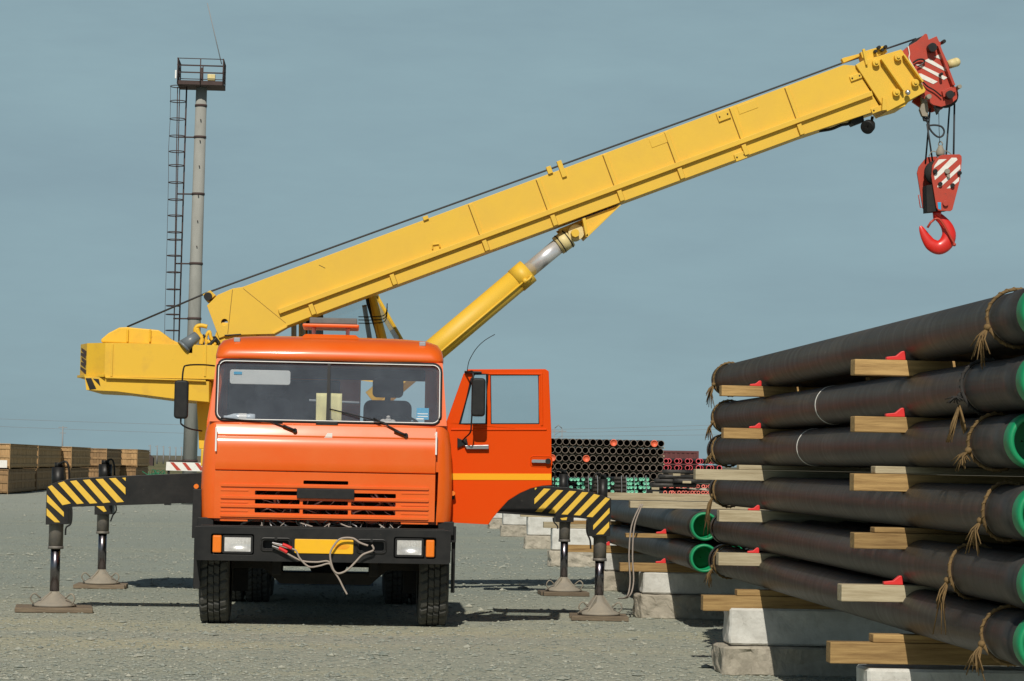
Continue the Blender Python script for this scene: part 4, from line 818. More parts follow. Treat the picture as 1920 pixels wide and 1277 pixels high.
# --- outriggers
c5 = crop(0, 820, 3.5475); c6 = crop(880, 880, 3.7565)
def outrigger(beam, stripes, leg, yf, depth, jt, rod, foot_top, foot_bot, zpad, topc, cxp, hose, cr):
    o = MB(); o.prism(XZ(cr(*beam), yf), yf, yf+depth)
    for s_ in stripes: o.prism(XZ(cr(*s_), yf), yf-0.004, yf+0.001, mi=1)
    a, b = cr(beam[2], beam[3]); A = P(*a, yf); B = P(*b, yf)
    ob = o.build('outrigger', ['black_metal', 'stripe_yellow'], crane, 0.006)
    yc = yf+depth/2
    x0, x1, z0, z1 = RC(*cr(jt[0])[0], *cr(jt[1])[0], yc); cx = (x0+x1)/2; r = (x1-x0)/2
    j = MB(); j.cyl((cx, yc, z0), (cx, yc, z1+0.3), r, n=24); j.cyl((cx, yc, z0), (cx, yc, z0+0.03), r*1.08, n=24)
    tx0, tx1, tz0, tz1 = RC(*cr(topc[0])[0], *cr(topc[1])[0], yc); j.cyl(((tx0+tx1)/2, yc, tz0-0.1), ((tx0+tx1)/2, yc, tz1-0.05), (tx1-tx0)/2, n=20, mi=1); j.cyl(((tx0+tx1)/2, yc, tz1-0.05), ((tx0+tx1)/2, yc, tz1), (tx1-tx0)/2*0.6, n=14, mi=1)
    sg = 1 if cx < 0 else -1
    j.tube(curve([((tx0+tx1)/2, yc-0.05, tz1-0.02), ((tx0+tx1)/2+sg*0.08, yc-0.08, tz1+0.01), ((tx0+tx1)/2+sg*0.115, yc-0.08, tz1-0.06), ((tx0+tx1)/2+sg*0.12, yc-0.05, tz0)], 5), 0.012, 6, 1)
    j.build('jack_tube', ['jack_steel', 'black_metal'], ob)
    rx0, rx1, rz0, rz1 = RC(*cr(rod[0])[0], *cr(rod[1])[0], yc); MB().cyl((cx, yc, rz0), (cx, yc, z0+0.05), (rx1-rx0)/2, n=24).build('jack_rod', 'dark_chrome', ob)
    f = MB(); ft = (rx1-rx0)/2*0.95; zb = zpad
    f.lathe((cx, yc, 0), (0, 0, 1), [(0.01, rz0+0.03), (ft, rz0+0.03), (ft*1.0, rz0-0.02), (ft*1.4, zb+0.13), (0.20, zb+0.035), (0.23, zb+0.02), (0.23, zb+0.001), (0.01, zb+0.001)], 28)
    for a in range(4): an = R(45+90*a); ca, sa = math.cos(an), math.sin(an); f.poly([(cx+ca*0.05, yc+sa*0.05, rz0+0.0), (cx+ca*0.22, yc+sa*0.22, zb+0.02), (cx+ca*0.05, yc+sa*0.05, zb+0.02)], (-sa*0.015, ca*0.015, 0))
    for sx in (-1, 1): f.tube(curve([(cx+sx*0.13, yc-0.12, zb+0.09), (cx+sx*0.19, yc-0.16, zb+0.14), (cx+sx*0.23, yc-0.16, zb+0.09), (cx+sx*0.20, yc-0.14, zb+0.03)], 4), 0.009, 5)
    f.build('foot', 'dusty_steel', ob)
    if hose:
        MB().tube(curve([P(*p, yf-0.03) for p in cr(*hose)], 5), 0.010, 5).build('hose', 'black_rubber', ob)
    return cx, yc
bl = [(310, 325), (385, 293), (470, 275), (700, 262), (1420, 232), (1420, 432), (470, 463), (455, 470), (452, 578), (303, 581)]
sL = [[(318, 330), (345, 318), (472, 440), (415, 452)], [(385, 305), (425, 293), (558, 440), (512, 445)], [(465, 292), (508, 286), (648, 438), (598, 442)], [(550, 284), (597, 280), (735, 433), (686, 438)], [(635, 278), (685, 276), (825, 430), (775, 434)],
      [(725, 273), (770, 270), (835, 335), (835, 382)], [(312, 380), (425, 498), (425, 530), (312, 430)], [(310, 470), (400, 566), (365, 566), (310, 520)], [(812, 270), (837, 268), (836, 292)]]
pads = []
pads.append(outrigger(bl, sL, None, 26.65, 0.30, ((325, 585), (420, 740)), ((335, 740), (398, 1020)), None, None, 0.055, ((345, 168), (435, 300)), None, [(475, 465), (477, 520), (470, 575), (440, 600), (435, 650)], c5))
blr = [(630, 330), (700, 275), (760, 262), (1000, 250), (1420, 240), (1420, 405), (770, 425), (750, 430), (748, 512), (628, 515)]
pads.append(outrigger(blr, [[(640, 458), (690, 458), (710, 492), (690, 497)]], None, 31.55, 0.30, ((645, 515), (725, 640)), ((650, 640), (706, 875)), None, None, 0.055, ((657, 152), (745, 250)), None, [(770, 450), (772, 490), (750, 520), (735, 560)], c5))
br = [(120, 120), (460, 118), (700, 128), (870, 162), (1000, 205), (992, 472), (850, 472), (848, 352), (700, 335), (120, 288)]
sR = [[(458, 208), (525, 135), (572, 138), (458, 247)], [(465, 298), (615, 145), (662, 148), (510, 302)], [(556, 308), (705, 152), (755, 155), (602, 312)], [(648, 318), (795, 160), (840, 163), (692, 320)], [(735, 323), (878, 173), (920, 185), (780, 326)],
      [(825, 335), (960, 197), (992, 208), (868, 338)], [(872, 395), (988, 270), (988, 308), (872, 428)], [(892, 460), (985, 368), (985, 410), (945, 458)], [(460, 130), (478, 130), (462, 148)]]
pads.append(outrigger(br, sR, None, 26.65, 0.30, ((873, 485), (966, 645)), ((883, 645), (948, 885)), None, None, 0.055, ((908, 35), (975, 200)), None, [(830, 352), (828, 440), (850, 500), (855, 560)], c6))
brr = [(60, 130), (400, 130), (600, 150), (740, 190), (735, 372), (610, 372), (608, 335), (60, 300)]
pads.append(outrigger(brr, [[(640, 345), (690, 338), (685, 358), (650, 358)]], None, 31.55, 0.30, ((632, 380), (710, 510)), ((641, 510), (695, 757)), None, None, 0.055, ((632, 5), (695, 140)), None, [(590, 340), (595, 370), (620, 400), (622, 420)], c6))
# boards under the four feet
bd = None
for (cx, cy), (w, dd, rz), lab in zip(pads, ((0.41, 0.33, 5), (0.33, 0.30, 2), (0.31, 0.28, -3), (0.31, 0.27, 3)),
        ('thick weathered board pad under the outrigger foot nearest the left edge', 'worn wooden pad under the farther outrigger foot left of the truck', 'flat wooden pad under the striped outrigger foot beside the pipes', 'small wooden pad under the farther outrigger foot right of the truck')):
    b = MB()
    for k in range(4): y0 = -dd+2*dd*k/4; b.box(-w+random.uniform(0, 0.03), w-random.uniform(0, 0.03), y0+0.004, y0+2*dd/4-0.004, 0.004, 0.05+random.uniform(0, 0.005))
    o = b.build('wooden_pad', 'old_board', None, 0.006); o.location = (cx, cy, 0); o.rotation_euler = (0, 0, R(rz)); tag(o, lab, 'wooden pad', 'boards under the outrigger feet')

# ------------------------------------------------------------------ hook block (hangs from the hoist rope)
q = P(1762, 340, 29.95)
hb = empty('hook_block', (q.x, 29.95, P(1759, 475, 29.95).z), 'red hook block with white stripes hanging from the boom tip', 'crane hook')
HF, HBk = 29.78, 30.06
fpl = c9((488, 447), (510, 440), (635, 436), (650, 450), (652, 480), (640, 625), (582, 850), (570, 860), (478, 858), (462, 835), (425, 600), (432, 520), (455, 475))
m = MB(); m.prism(XZ(fpl, HF), HF, HF+0.03)
for s4 in (((480, 475), (540, 472), (440, 545), (448, 520)), ((575, 462), (612, 462), (620, 478), (450, 630), (445, 595)), ((640, 512), (642, 545), (500, 675), (468, 685), (470, 670)), ((635, 600), (630, 638), (565, 690), (538, 693))):
    m.prism(XZ(c9(*s4), HF), HF-0.003, HF+0.001, mi=1)
for bx_, by_, r, mi in ((450, 565, 0.028, 2), (488, 660, 0.026, 2), (580, 670, 0.026, 2), (632, 578, 0.026, 2), (540, 565, 0.032, 3), (527, 805, 0.034, 0), (548, 600, 0.02, 3)):
    q = P(*c9((bx_, by_))[0], HF); m.cyl((q.x, HF-0.035, q.z), (q.x, HF, q.z), r, n=12, mi=mi)
m.prism(XZ(c9((470, 795), (497, 795), (497, 852), (475, 845)), HF), HF-0.003, HF+0.001, mi=4)
m.build('side_plate', ['red_paint', 'white_paint', 'black_metal', 'dusty_steel', 'sticker_blue'], hb, 0.004)
bpl = c9((385, 462), (400, 456), (470, 452), (470, 860), (375, 862), (360, 835), (318, 575), (330, 530))
m = MB(); m.prism(XZ(bpl, HBk), HBk, HBk+0.03); m.tube([P(*c9(p)[0], HBk-0.01) for p in ((345, 742), (327, 740), (342, 835), (360, 832))], 0.007, 5)
m.build('side_plate', ['red_paint'], hb, 0.004)
m = MB()
for yy in (HF+0.06, HF+0.15):
    q = P(*c9((470, 570))[0], yy); m.lathe((q.x, yy, q.z), (0, 1, 0), [(0.02, 0), (0.15, 0), (0.15, 0.012), (0.12, 0.035), (0.15, 0.058), (0.15, 0.07), (0.02, 0.07)], 24)
m.prism(XZ(c9((395, 665), (590, 640), (560, 850), (400, 865)), HF), HF+0.05, HBk-0.02)
m.build('sheave', 'chassis_dark', hb, 0)
m = MB(); q = P(*c9((492, 405))[0], 29.9); m.lathe((q.x, 29.9, q.z-0.075), (0, 0, 1), [(0.005, 0), (0.045, 0), (0.055, 0.03), (0.052, 0.07), (0.035, 0.1), (0.025, 0.13), (0.005, 0.135)], 14); m.tube([(q.x+0.025*math.cos(R(a)), 29.9, q.z+0.075+0.03*math.sin(R(a))) for a in range(0, 360, 40)], 0.008, 5, closed=True)
m.tube(curve([P(*c9(p)[0], 29.9) for p in ((405, 450), (430, 415), (470, 420), (520, 410), (560, 425), (585, 455))], 4), 0.006, 5); m.build('swivel_weight', 'dusty_steel', hb)
# hook
YH = 29.92
hk = MB(); q0 = P(*c9((465, 850))[0], YH); hk.cyl(q0, P(*c9((468, 915))[0], YH), 0.055, 0.05, 16)
spine = [(470, 900, 62), (505, 930, 72), (541, 980, 90), (556, 1042, 104), (532, 1103, 108), (480, 1134, 104), (424, 1112, 94), (388, 1066, 76), (364, 1022, 56), (350, 992, 38), (343, 972, 16)]
pts = curve([P(x_, y_, YH) for x_, y_ in [c9((a, b))[0] for a, b, w in spine]], 5)
ws_ = [w for _, _, w in spine]; rads = []
for i in range(len(spine)-1):
    for k in range(5): t = k/5; rads.append((ws_[i]*(1-t)+ws_[i+1]*t)/3.99/157*0.5*1.05)
rads.append(ws_[-1]/3.99/157*0.5)
base_i = len(hk.v); hk.tube(pts, 0.05, 14, rads=rads)
for v in hk.v[base_i:]: v.y = YH+(v.y-YH)*0.62
hk.build('hook', 'red_hook', hb)
m = MB(); m.tube([P(*c9(p)[0], YH-0.07) for p in ((445, 925), (420, 945), (395, 985))], 0.014, 6); m.tube(curve([P(*c9(p)[0], YH-0.085) for p in ((445, 922), (480, 920), (520, 970), (570, 1060), (598, 1110))], 4), 0.014, 6); m.ball(P(*c9((596, 1112))[0], YH-0.08), 0.022)
m.build('safety_latch', 'red_paint', hb)

# ------------------------------------------------------------------ small things on and in the truck
jc = MB(); Yj = YB-0.03
def j2(pts, r, mi, dy=0): jc.tube(curve([P(*p, Yj+dy) for p in c2(*pts)], 6), r, 6, mi)
j2(((610, 565), (690, 590), (760, 610), (790, 665), (850, 720), (920, 715), (985, 700), (1010, 740), (1050, 800), (1080, 860), (1105, 905)), 0.009, 0, -0.03)
j2(((605, 585), (700, 630), (800, 680), (900, 690), (980, 685), (1010, 735)), 0.009, 0, -0.02)
j2(((1245, 580), (1190, 560), (1140, 530), (1060, 535), (1010, 590), (992, 640), (1000, 700), (1020, 750), (1055, 765), (1110, 740), (1160, 690), (1210, 640), (1280, 610), (1270, 575)), 0.010, 0, -0.04)
j2(((675, 572), (705, 583), (735, 598)), 0.017, 1, -0.03); j2(((650, 595), (680, 610), (705, 625)), 0.017, 1, -0.03)
j2(((605, 560), (640, 568), (675, 575)), 0.010, 2, -0.03); j2(((605, 582), (630, 590), (655, 600)), 0.010, 2, -0.03)
tag(jc.build('jumper_cable', ['cable_grey', 'red_plastic', 'steel']), 'tangled grey jumper cables with red clamps hanging over the black bumper', 'jumper cable')
x0, x1, z0, z1 = RC(593, 739, 641, 790, 25.1)
pt = MB(); nn = 9; vs = []
for j in range(nn):
    for i in range(nn): u, v = i/(nn-1), j/(nn-1); vs.append((x0+(x1-x0)*u, 24.86+0.015*math.sin(u*9)+0.012*math.sin(v*5+u*3), 2.012+(z1-2.012)*v))
pt.add(vs, [(j*nn+i, j*nn+i+1, (j+1)*nn+i+1, (j+1)*nn+i) for j in range(nn-1) for i in range(nn-1)], 0, True)
o = pt.build('yellow_cloth', 'paper_yellow'); sd = o.modifiers.new('thick', 'SOLIDIFY'); sd.thickness = 0.012
tag(o, 'pale yellow cloth hanging behind the windscreen on the dashboard', 'cloth')
b = MB(); q = P(418, 771, 24.95); b.lathe((q.x+0.32, 24.95, 2.055), (-1, 0, 0), [(0.002, 0), (0.036, 0.003), (0.038, 0.05), (0.034, 0.1), (0.038, 0.15), (0.037, 0.21), (0.014, 0.28), (0.014, 0.31), (0.002, 0.312)], 18)
b.lathe((q.x+0.235, 24.95, 2.055), (-1, 0, 0), [(0.0395, 0), (0.0395, 0.08)], 18, 1)
tag(b.build('plastic_bottle', ['plastic_clear', 'white_trim']), 'clear plastic water bottle lying on the dashboard behind the windscreen', 'bottle')
b = MB(); q = P(728, 789, 24.93)
for dx, dz, r in ((-0.05, 0.03, 0.035), (0.0, 0.035, 0.04), (0.045, 0.03, 0.03), (0.0, 0.075, 0.022)): b.ball((q.x+dx, 24.93, 2.01+dz), r, 0.03, r*0.8, 10)
tag(b.build('work_glove', 'glove'), 'crumpled white work glove on the dashboard before the steering wheel', 'glove')

# ------------------------------------------------------------------ pipes
XL, DIA = 3.485, 0.272; RP = DIA/2
def pipe_proto(L_, r, name, ring=True):
    m = MB(); prof = [(r*0.90, 0.02), (r*1.0, 0.02), (r*1.0, 0.19), (r*1.045, 0.20), (r*1.045, 0.42), (r, 0.43), (r, L_*0.4), (r, L_*0.41), (r, L_-0.12), (r*0.9, L_-0.12)]
    prof += [(r*0.86, L_-0.12), (r*0.86, 0.02), (r*0.90, 0.02)]
    m.lathe((0, 0, 0), (0, 1, 0), prof, 36)
    return m.build(name, 'pipe_black')
def cap_mesh(r, y, s):                       # green thread protector: cup with a recessed face
    m = MB(); m.lathe((0, y, 0), (0, s, 0), [(r*1.048, 0.10), (r*1.06, 0.05), (r*1.06, 0.0), (r*1.0, -0.015), (r*0.87, -0.015), (r*0.85, 0.02), (r*0.83, 0.27), (0.6*r, 0.275), (0.005, 0.275)], 36); return m
pl = pipe_proto(10.5, RP, 'steel_pipe'); tag(pl, 'x', 'pipe')
c_ = cap_mesh(RP, 0.0, 1).build('end_cap', 'green_cap', pl); c2_ = cap_mesh(RP, 10.5, -1); c2_.build('end_cap', 'pipe_black', pl)
ZL = [2.445, 2.105, 1.81, 1.446, 1.105, 0.812]
NEAR = [F*(XL-0.177)/(px_-648) for px_ in (1931, 1931, 1908, 1926, 1936, 1930)]
names_lv = ['topmost', 'second', 'third', 'fourth', 'fifth', 'lowest']
ring = None; first = True; protok = kids(pl)
look = ['against the sky', 'white painted ring at mid length', 'white ring and open green cup', 'long rope tail at far end', 'rope tied near green cup', 'just above the concrete blocks']
for r_ in range(6):
    for k in range(5):
        dx = k*(DIA+0.018); yy = NEAR[r_]+(0 if k == 0 else random.uniform(-0.12, 0.12))
        if k == 0: lab = f'black pipe on the {names_lv[r_]} layer of the near stack, {look[r_]}'
        else: lab = f'black pipe {["", "one row", "two rows", "three rows", "four rows"][k]} in, {names_lv[r_]} layer of the near stack'
        loc = (XL+RP+dx, yy, ZL[r_])
        if first: pl.location = loc; tag(pl, lab, 'pipe', 'pipes of the near stack'); o = pl; first = False
        else: o = dup(pl, loc, lab, 'pipes of the near stack', protok)
        if k == 0 and r_ in (1, 2):
            pp = P(1533 if r_ == 1 else 1499, 800, 17.5); yb_ = F*(XL-0.177)/((1533 if r_ == 1 else 1499)-648)
            m = MB(); m.lathe((0, yb_-yy, 0), (0, 1, 0), [(RP+0.001, -0.012), (RP+0.003, -0.012), (RP+0.003, 0.012), (RP+0.001, 0.012)], 36)
            rg = m.build('painted_ring', 'white_paint'); rg.parent = o
# ropes round the pipe ends
def rope(y, z, name_label, r=0.0095, matn='hemp', tail=0.22, side=-1, k=0):
    m = MB(); cx = XL+RP; pts = []
    for i in range(40):
        a = 2*math.pi*i/40; rr = RP*1.05+r*0.7; pts.append((cx+rr*math.cos(a), y+0.03*math.sin(a*2+k)+0.02*math.cos(a), z+rr*math.sin(a)))
    m.tube(pts, r, 6, closed=True)
    tw = []
    for i in range(160):
        a = 2*math.pi*i/160; rr = RP*1.05+r*0.9; t = a*26; tw.append((cx+(rr+r*0.75*math.cos(t))*math.cos(a), y+0.03*math.sin(a*2+k)+0.02*math.cos(a)+r*0.75*math.sin(t), z+(rr+r*0.75*math.cos(t))*math.sin(a)))
    m.tube(tw, r*0.55, 5, closed=True)
    a0 = R(200); bx_ = cx+(RP*1.05)*math.cos(a0)-0.012; bz_ = z+RP*1.05*math.sin(a0)
    m.ball((bx_-0.004, y, bz_), 0.02, 0.026, 0.02, 10)
    for i in range(16):
        l_ = tail*random.uniform(0.35, 0.95); dx, dy = random.uniform(-0.05, 0.02), random.uniform(-0.06, 0.06)
        m.tube([(bx_, y, bz_), (bx_-0.03+dx*0.4, y+dy*0.5, bz_-l_*0.45), (bx_-0.02+dx*1.2, y+dy*1.3, bz_-l_)], 0.006, 4, rads=[0.006, 0.005, 0.003])
    o = m.build('rope_tie', matn, None, origin=(cx, y, z)); return tag(o, name_label, 'rope', 'ropes tied round the pipe ends')
fy = lambda px: F*(XL-0.177)/(px-648)
rope(22.42, ZL[0], 'hemp rope knotted round the far end of the topmost near pipe', k=1, tail=0.24)
rope(22.45, ZL[1], 'pale frayed rope end round the far end of the second near pipe', k=2, tail=0.2)
rope(22.47, ZL[2], 'thin hemp loop round the far end of the third near pipe', k=3, tail=0.1)
rope(22.38, ZL[3], 'long frayed hemp rope hanging from the far end of the fourth near pipe', k=4, tail=0.42)
rope(22.3, ZL[5], 'short hemp rope tied round the far end of the lowest near pipe', k=5, tail=0.2)
rope(12.75, ZL[0], 'frayed hemp rope round the green end of the topmost near pipe', k=2, tail=0.24)
rope(13.3, ZL[1], 'dark rope with pale split tails round the second near pipe', k=3, matn='dark_rope', tail=0.05)
rope(13.12, ZL[2], 'slack twisted hemp rope round the third near pipe behind its green cap', k=1, tail=0.12)
rope(12.85, ZL[3], 'tan rope knotted on the fourth near pipe just behind its cap', k=5, tail=0.2)
rope(13.55, ZL[4], 'hemp rope with a thick frayed tail on the fifth near pipe', k=4, tail=0.32)
rope(12.80, ZL[5], 'brown rope round the green end of the lowest near pipe', k=2, tail=0.22)
m = MB(); bx_ = XL-0.02; yy = 13.3
for i in range(14):
    dx = random.choice((-0.06, 0.05))+random.uniform(-0.015, 0.015); m.tube([(bx_, yy, ZL[1]-0.10), (bx_+dx*0.5, yy+random.uniform(-.03, .03), ZL[1]-0.2), (bx_+dx, yy+random.uniform(-.05, .05), ZL[1]-0.3)], 0.006, 4, rads=[0.007, 0.006, 0.004])
tag(m.build('rope_tail', 'hemp'), 'pale frayed rope tails split in two below the second near pipe', 'rope', 'ropes tied round the pipe ends')

# ------------------------------------------------------------------ timbers, wedges and concrete blocks under the near stack
def timber(x0, x1, y, z0, z1, label, matn='timber', depth=0.13, group='timbers between the pipe layers', rz=0.0, cat='timber'):
    m = MB(); cx = (x0+x1)/2; m.box(x0-cx, x1-cx, 0, depth, z0-z0, z1-z0); o = m.build('timber', matn, None, 0.005); o.location = (cx, y, z0); o.rotation_euler = (0, 0, rz)
    return tag(o, label, cat, group)
def wedge(x1, y, z, label, sc=1.0):
    m = MB(); prof = [(-0.14, 0), (0, 0), (0.03, 0.0), (0.03, 0.07), (0.012, 0.082), (-0.005, 0.078), (-0.055, 0.036), (-0.14, 0.026)]
    m.prism([(a*sc, b*sc) for a, b in prof], 0, 0.06*sc); o = m.build('wedge', 'red_plastic', None, 0.004); o.location = (x1, y, z)
    return tag(o, label, 'wedge', 'red wedges chocking the pipes')
Y1, Y2 = 19.95, 14.76
XR = XL+5*(DIA+0.018)
lv_word = ['topmost', 'second', 'third', 'fourth', 'fifth', 'lowest']
def zt(i): return ZL[i]-RP*1.0
cols = ((Y1, 'far timber row', ((1354, 20, 0, 1), (1359, 20, 0, 1), (1307, 20, 9, 0), (1353, 22, 0, 1), (1353, 24, 0, 1), (1325, 29, 11, 0))),
        (Y2, 'near timber row', ((1608, 30, 0, 1), (1609, 30, 0, 1), (1609, 33, 14, 0), (1611, 30, 10, 0), (1588, 32, 0, 1), (1568, 40, 15, 0))))
for Yc, cn, lst in cols:
    k = Yc/F
    for i, (px, th, spc, wd) in enumerate(lst):
        x0 = 0.177+(px-648)*k; ztop = zt(i)-0.001
        if spc:
            s0 = ztop-spc*k; timber(XL-0.16, XR, Yc+0.01, s0, ztop, f'thin spacer plank under the {lv_word[i]} pipe, {cn} of the near stack', 'timber' if i != 2 else 'grey_timber'); ztop = s0-0.002
        timber(x0, XR, Yc, ztop-th*k, ztop, f'square timber end under the {lv_word[i]} pipe, {cn} of the near stack', 'grey_timber' if (i in (3, 4, 2) and Yc == Y1) or (i == 4 and Yc == Y2) else 'timber')
        if wd: wedge(XL+0.0, Yc+0.03, ztop+0.001, f'red wedge beside the {lv_word[i]} pipe, {cn} of the near stack', 0.68 if Yc == Y2 else 0.55)
timber(XL+0.35, XR+0.3, 17.4, zt(0)-0.09, zt(0)-0.002, 'hidden middle timber under the topmost layer of the near stack'); timber(XL+0.3, XR+0.3, 18.6, zt(1)-0.08, zt(1)-0.002, 'middle timber under the second layer of the near stack')
def block(x0, x1, y0, y1, z0, z1, label, matn, amp=0.012, group='concrete blocks under the pipe stacks'):
    bm = bmesh.new(); bmesh.ops.create_cube(bm, size=1.0)
    bmesh.ops.scale(bm, vec=(x1-x0, y1-y0, z1-z0), verts=bm.verts)
    bmesh.ops.bevel(bm, geom=list(bm.edges), offset=0.016, segments=1, affect='EDGES')
    for k in range(6):
        le = [e for e in bm.edges if e.calc_length() > 0.055]
        if not le: break
        bmesh.ops.subdivide_edges(bm, edges=le, cuts=1, use_grid_fill=True)
    seed = Vector((random.uniform(0, 50), random.uniform(0, 50), 0))
    for v in bm.verts:
        n_ = noise.noise_vector(v.co*9+seed)*amp+noise.noise_vector(v.co*24+seed)*amp*0.35+noise.noise_vector(v.co*3+seed)*amp*0.8
        if v.co.z < -(z1-z0)/2+0.02: n_.z = abs(n_.z)*0.3
        if v.co.z > (z1-z0)/2-0.02: n_.z = -abs(n_.z)*0.3
        v.co += n_
    me = bpy.data.meshes.new('concrete_block'); bm.to_mesh(me); bm.free(); me.materials.append(MATS[matn])
    o = bpy.data.objects.new('concrete_block', me); C.objects.link(o); o.location = ((x0+x1)/2, (y0+y1)/2, (z0+z1)/2)
    return tag(o, label, 'concrete block', group)
block(3.265, 5.1, Y1-0.02, Y1+0.34, 0.235, 0.530, 'white painted concrete block under the far timber row of the near stack', 'concrete_white', 0.010)
block(3.19, 5.2, Y1-0.10, Y1+0.42, -0.01, 0.232, 'broken raw concrete block on the ground below the white one, near stack', 'concrete_raw', 0.030)
block(3.29, 5.1, Y2-0.02, Y2+0.34, 0.235, 0.475, 'white concrete block at the bottom edge under the near timber row', 'concrete_white', 0.010)
block(3.25, 5.2, Y2-0.08, Y2+0.42, -0.01, 0.232, 'raw concrete block at the bottom edge below the near timber row', 'concrete_raw', 0.03)
# second stack behind
XL2 = 3.665
for r_, zc in enumerate((1.055, 0.735)):
    for k in range(6):
        lab = (f'black pipe with a green cup on the {("upper", "lower")[r_]} layer of the second stack' if k == 0 else f'black pipe {("", "one row", "two rows", "three rows", "four rows", "five rows")[k]} in, {("upper", "lower")[r_]} layer of the second stack')
        dup(pl, (XL2+RP+k*(DIA+0.018), 25.12+random.uniform(-.06, .06)*(k > 0), zc), lab, 'pipes of the second stack', protok)
s_blocks = [(27.2, 3.39, 'first'), (33.0, 3.58, 'second'), (40.6, 3.51, 'third'), (49.0, 3.72, 'fourth'), (57.0, 3.74, 'fifth'), (63.7, 3.84, 'sixth')]
for i, (y, x, w_) in enumerate(s_blocks):
    pos = ('nearest block pair behind the right outrigger', 'block pair between the two right outriggers', 'block pair behind the farther right outrigger', 'block pair just right of the open door', 'block pair at the tip of the open door', 'farthest small block pair beside the open door')[i]
    zt_ = 0.50 if i < 2 else 0.62
    block(x+0.04, x+(2.0 if i < 3 else 1.6), y, y+0.38, 0.265, zt_, f'white upper concrete block of the {pos}', 'concrete_white', 0.010)
    block(x, x+(2.1 if i < 3 else 1.7), y-0.06, y+0.45, -0.01, 0.262, f'raw lower concrete block of the {pos}', 'concrete_raw', 0.03)
    if i < 2:
        x0 = 3.18 if i == 0 else 3.1
        timber(x0, 5.5, y, 0.503, 0.597, f'square timber on the {pos}', 'timber', group='timbers of the second stack'); timber(x0+0.06, 5.5, y, 0.872, 0.918, f'flat timber between the two pipes, {pos}', 'timber', group='timbers of the second stack')
        wedge(XL2, y+0.03, 0.919, f'red wedge beside the upper pipe above the {pos}', 0.65); wedge(XL2, y+0.03, 0.598, f'red wedge beside the lower pipe above the {pos}', 0.65)
    else: timber(x-0.1, x+1.8, y+0.1, zt_+0.002, zt_+0.10, f'pale timber on the {pos}', 'grey_timber', group='timbers of the second stack')
timber(3.03, 5.6, 27.3, 1.275, 1.355, 'long grey plank lying across the second stack, left of its pair', 'grey_timber', 0.16, 'timbers of the second stack')
timber(3.27, 5.6, 27.12, 1.195, 1.272, 'thick pale timber lying across the upper pipe end of the second stack', 'grey_timber', 0.14, 'timbers of the second stack')
m = MB()
for dx in (0, 0.055):
    m.tube(curve([P(1205-dx*60, 945, 27.0), P(1190-dx*100, 985, 27.0), P(1186-dx*120, 1040, 27.0), P(1188-dx*120, 1090, 27.0), P(1180-dx*80, 1118, 27.0), P(1160, 1122, 27.2)], 6), 0.009, 5)
tag(m.build('cable_loop', 'cable_grey'), 'pale cable hanging in a loop from the planks of the second stack', 'cable')

# ------------------------------------------------------------------ far pipe stacks
def tube_obj(name, r, wall, L_, mats, n=20):
    m = MB(); m.lathe((0, 0, 0), (0, 1, 0), [(r, 0.0), (r, L_), (r-wall, L_), (r-wall, 0.0)], n, 0); m.lathe((0, -0.004, 0), (0, 1, 0), [(r, 0.004), (r, 0.0), (r-wall, 0.0), (r-wall, 0.05)], n, 1)
    return m.build(name, mats)
YP = 99.0; kp = YP/F
pp = tube_obj('steel_pipe', 0.135, 0.019, 10.0, ['pipe_dark', 'pipe_rim']); tag(pp, 'x', 'pipe')
ppo = tube_obj('steel_pipe', 0.135, 0.016, 10.0, ['pipe_dark', 'orange_cap']); tag(ppo, 'x', 'pipe')
m = MB(); m.lathe((0, 0, 0), (0, 1, 0), [(0.14, 0.06), (0.14, -0.01), (0.112, -0.012), (0.11, 0.03), (0.002, 0.032)], 20); m.build('end_cap', 'orange_cap', ppo); ok = kids(ppo)
oc_pos = {(0, 1), (0, 7), (2, 11), (2, 16)}
xr_, z_top = P(1239.5, 832, YP).x, P(1239.5, 832, YP).z
used = {pp: False, ppo: False}
rows = ['top', 'second', 'third', 'fourth', 'fifth', 'sixth', 'seventh', 'bottom']
for r_ in range(8):
    for c in range(19):
        z = z_top-r_*0.325+0.0; x = xr_-c*0.2705+random.uniform(-.006, .006)-(0.03 if r_ % 2 else 0)
        if z < 0.14 or (r_ > 5 and c > 6): continue
        src = ppo if (r_, c) in oc_pos else pp
        nm = f'{ORD[c]} from the right' if c else 'rightmost'
        lab = f'{"orange capped" if src is ppo else "open"} pipe end, {nm} in the {rows[r_]} row, far black stack'
        loc = (x, YP+random.uniform(-.04, .04), z)
        if not used[src]: src.location = loc; used[src] = True; tag(src, lab, None, 'pipes of the far black stack')
        else: dup(src, loc, lab, 'pipes of the far black stack', ok if src is ppo else [])
for r_ in range(7):
    z = z_top-r_*0.325-0.136
    for yy in (0.4, 8.5): timber(xr_-19*0.27, xr_+0.2, YP+yy, z-0.053, z-0.001, f'thin timber under the {rows[r_]} row at the {"near" if yy < 1 else "far"} end of the black stack', 'grey_timber', group='timbers of the far black stack')
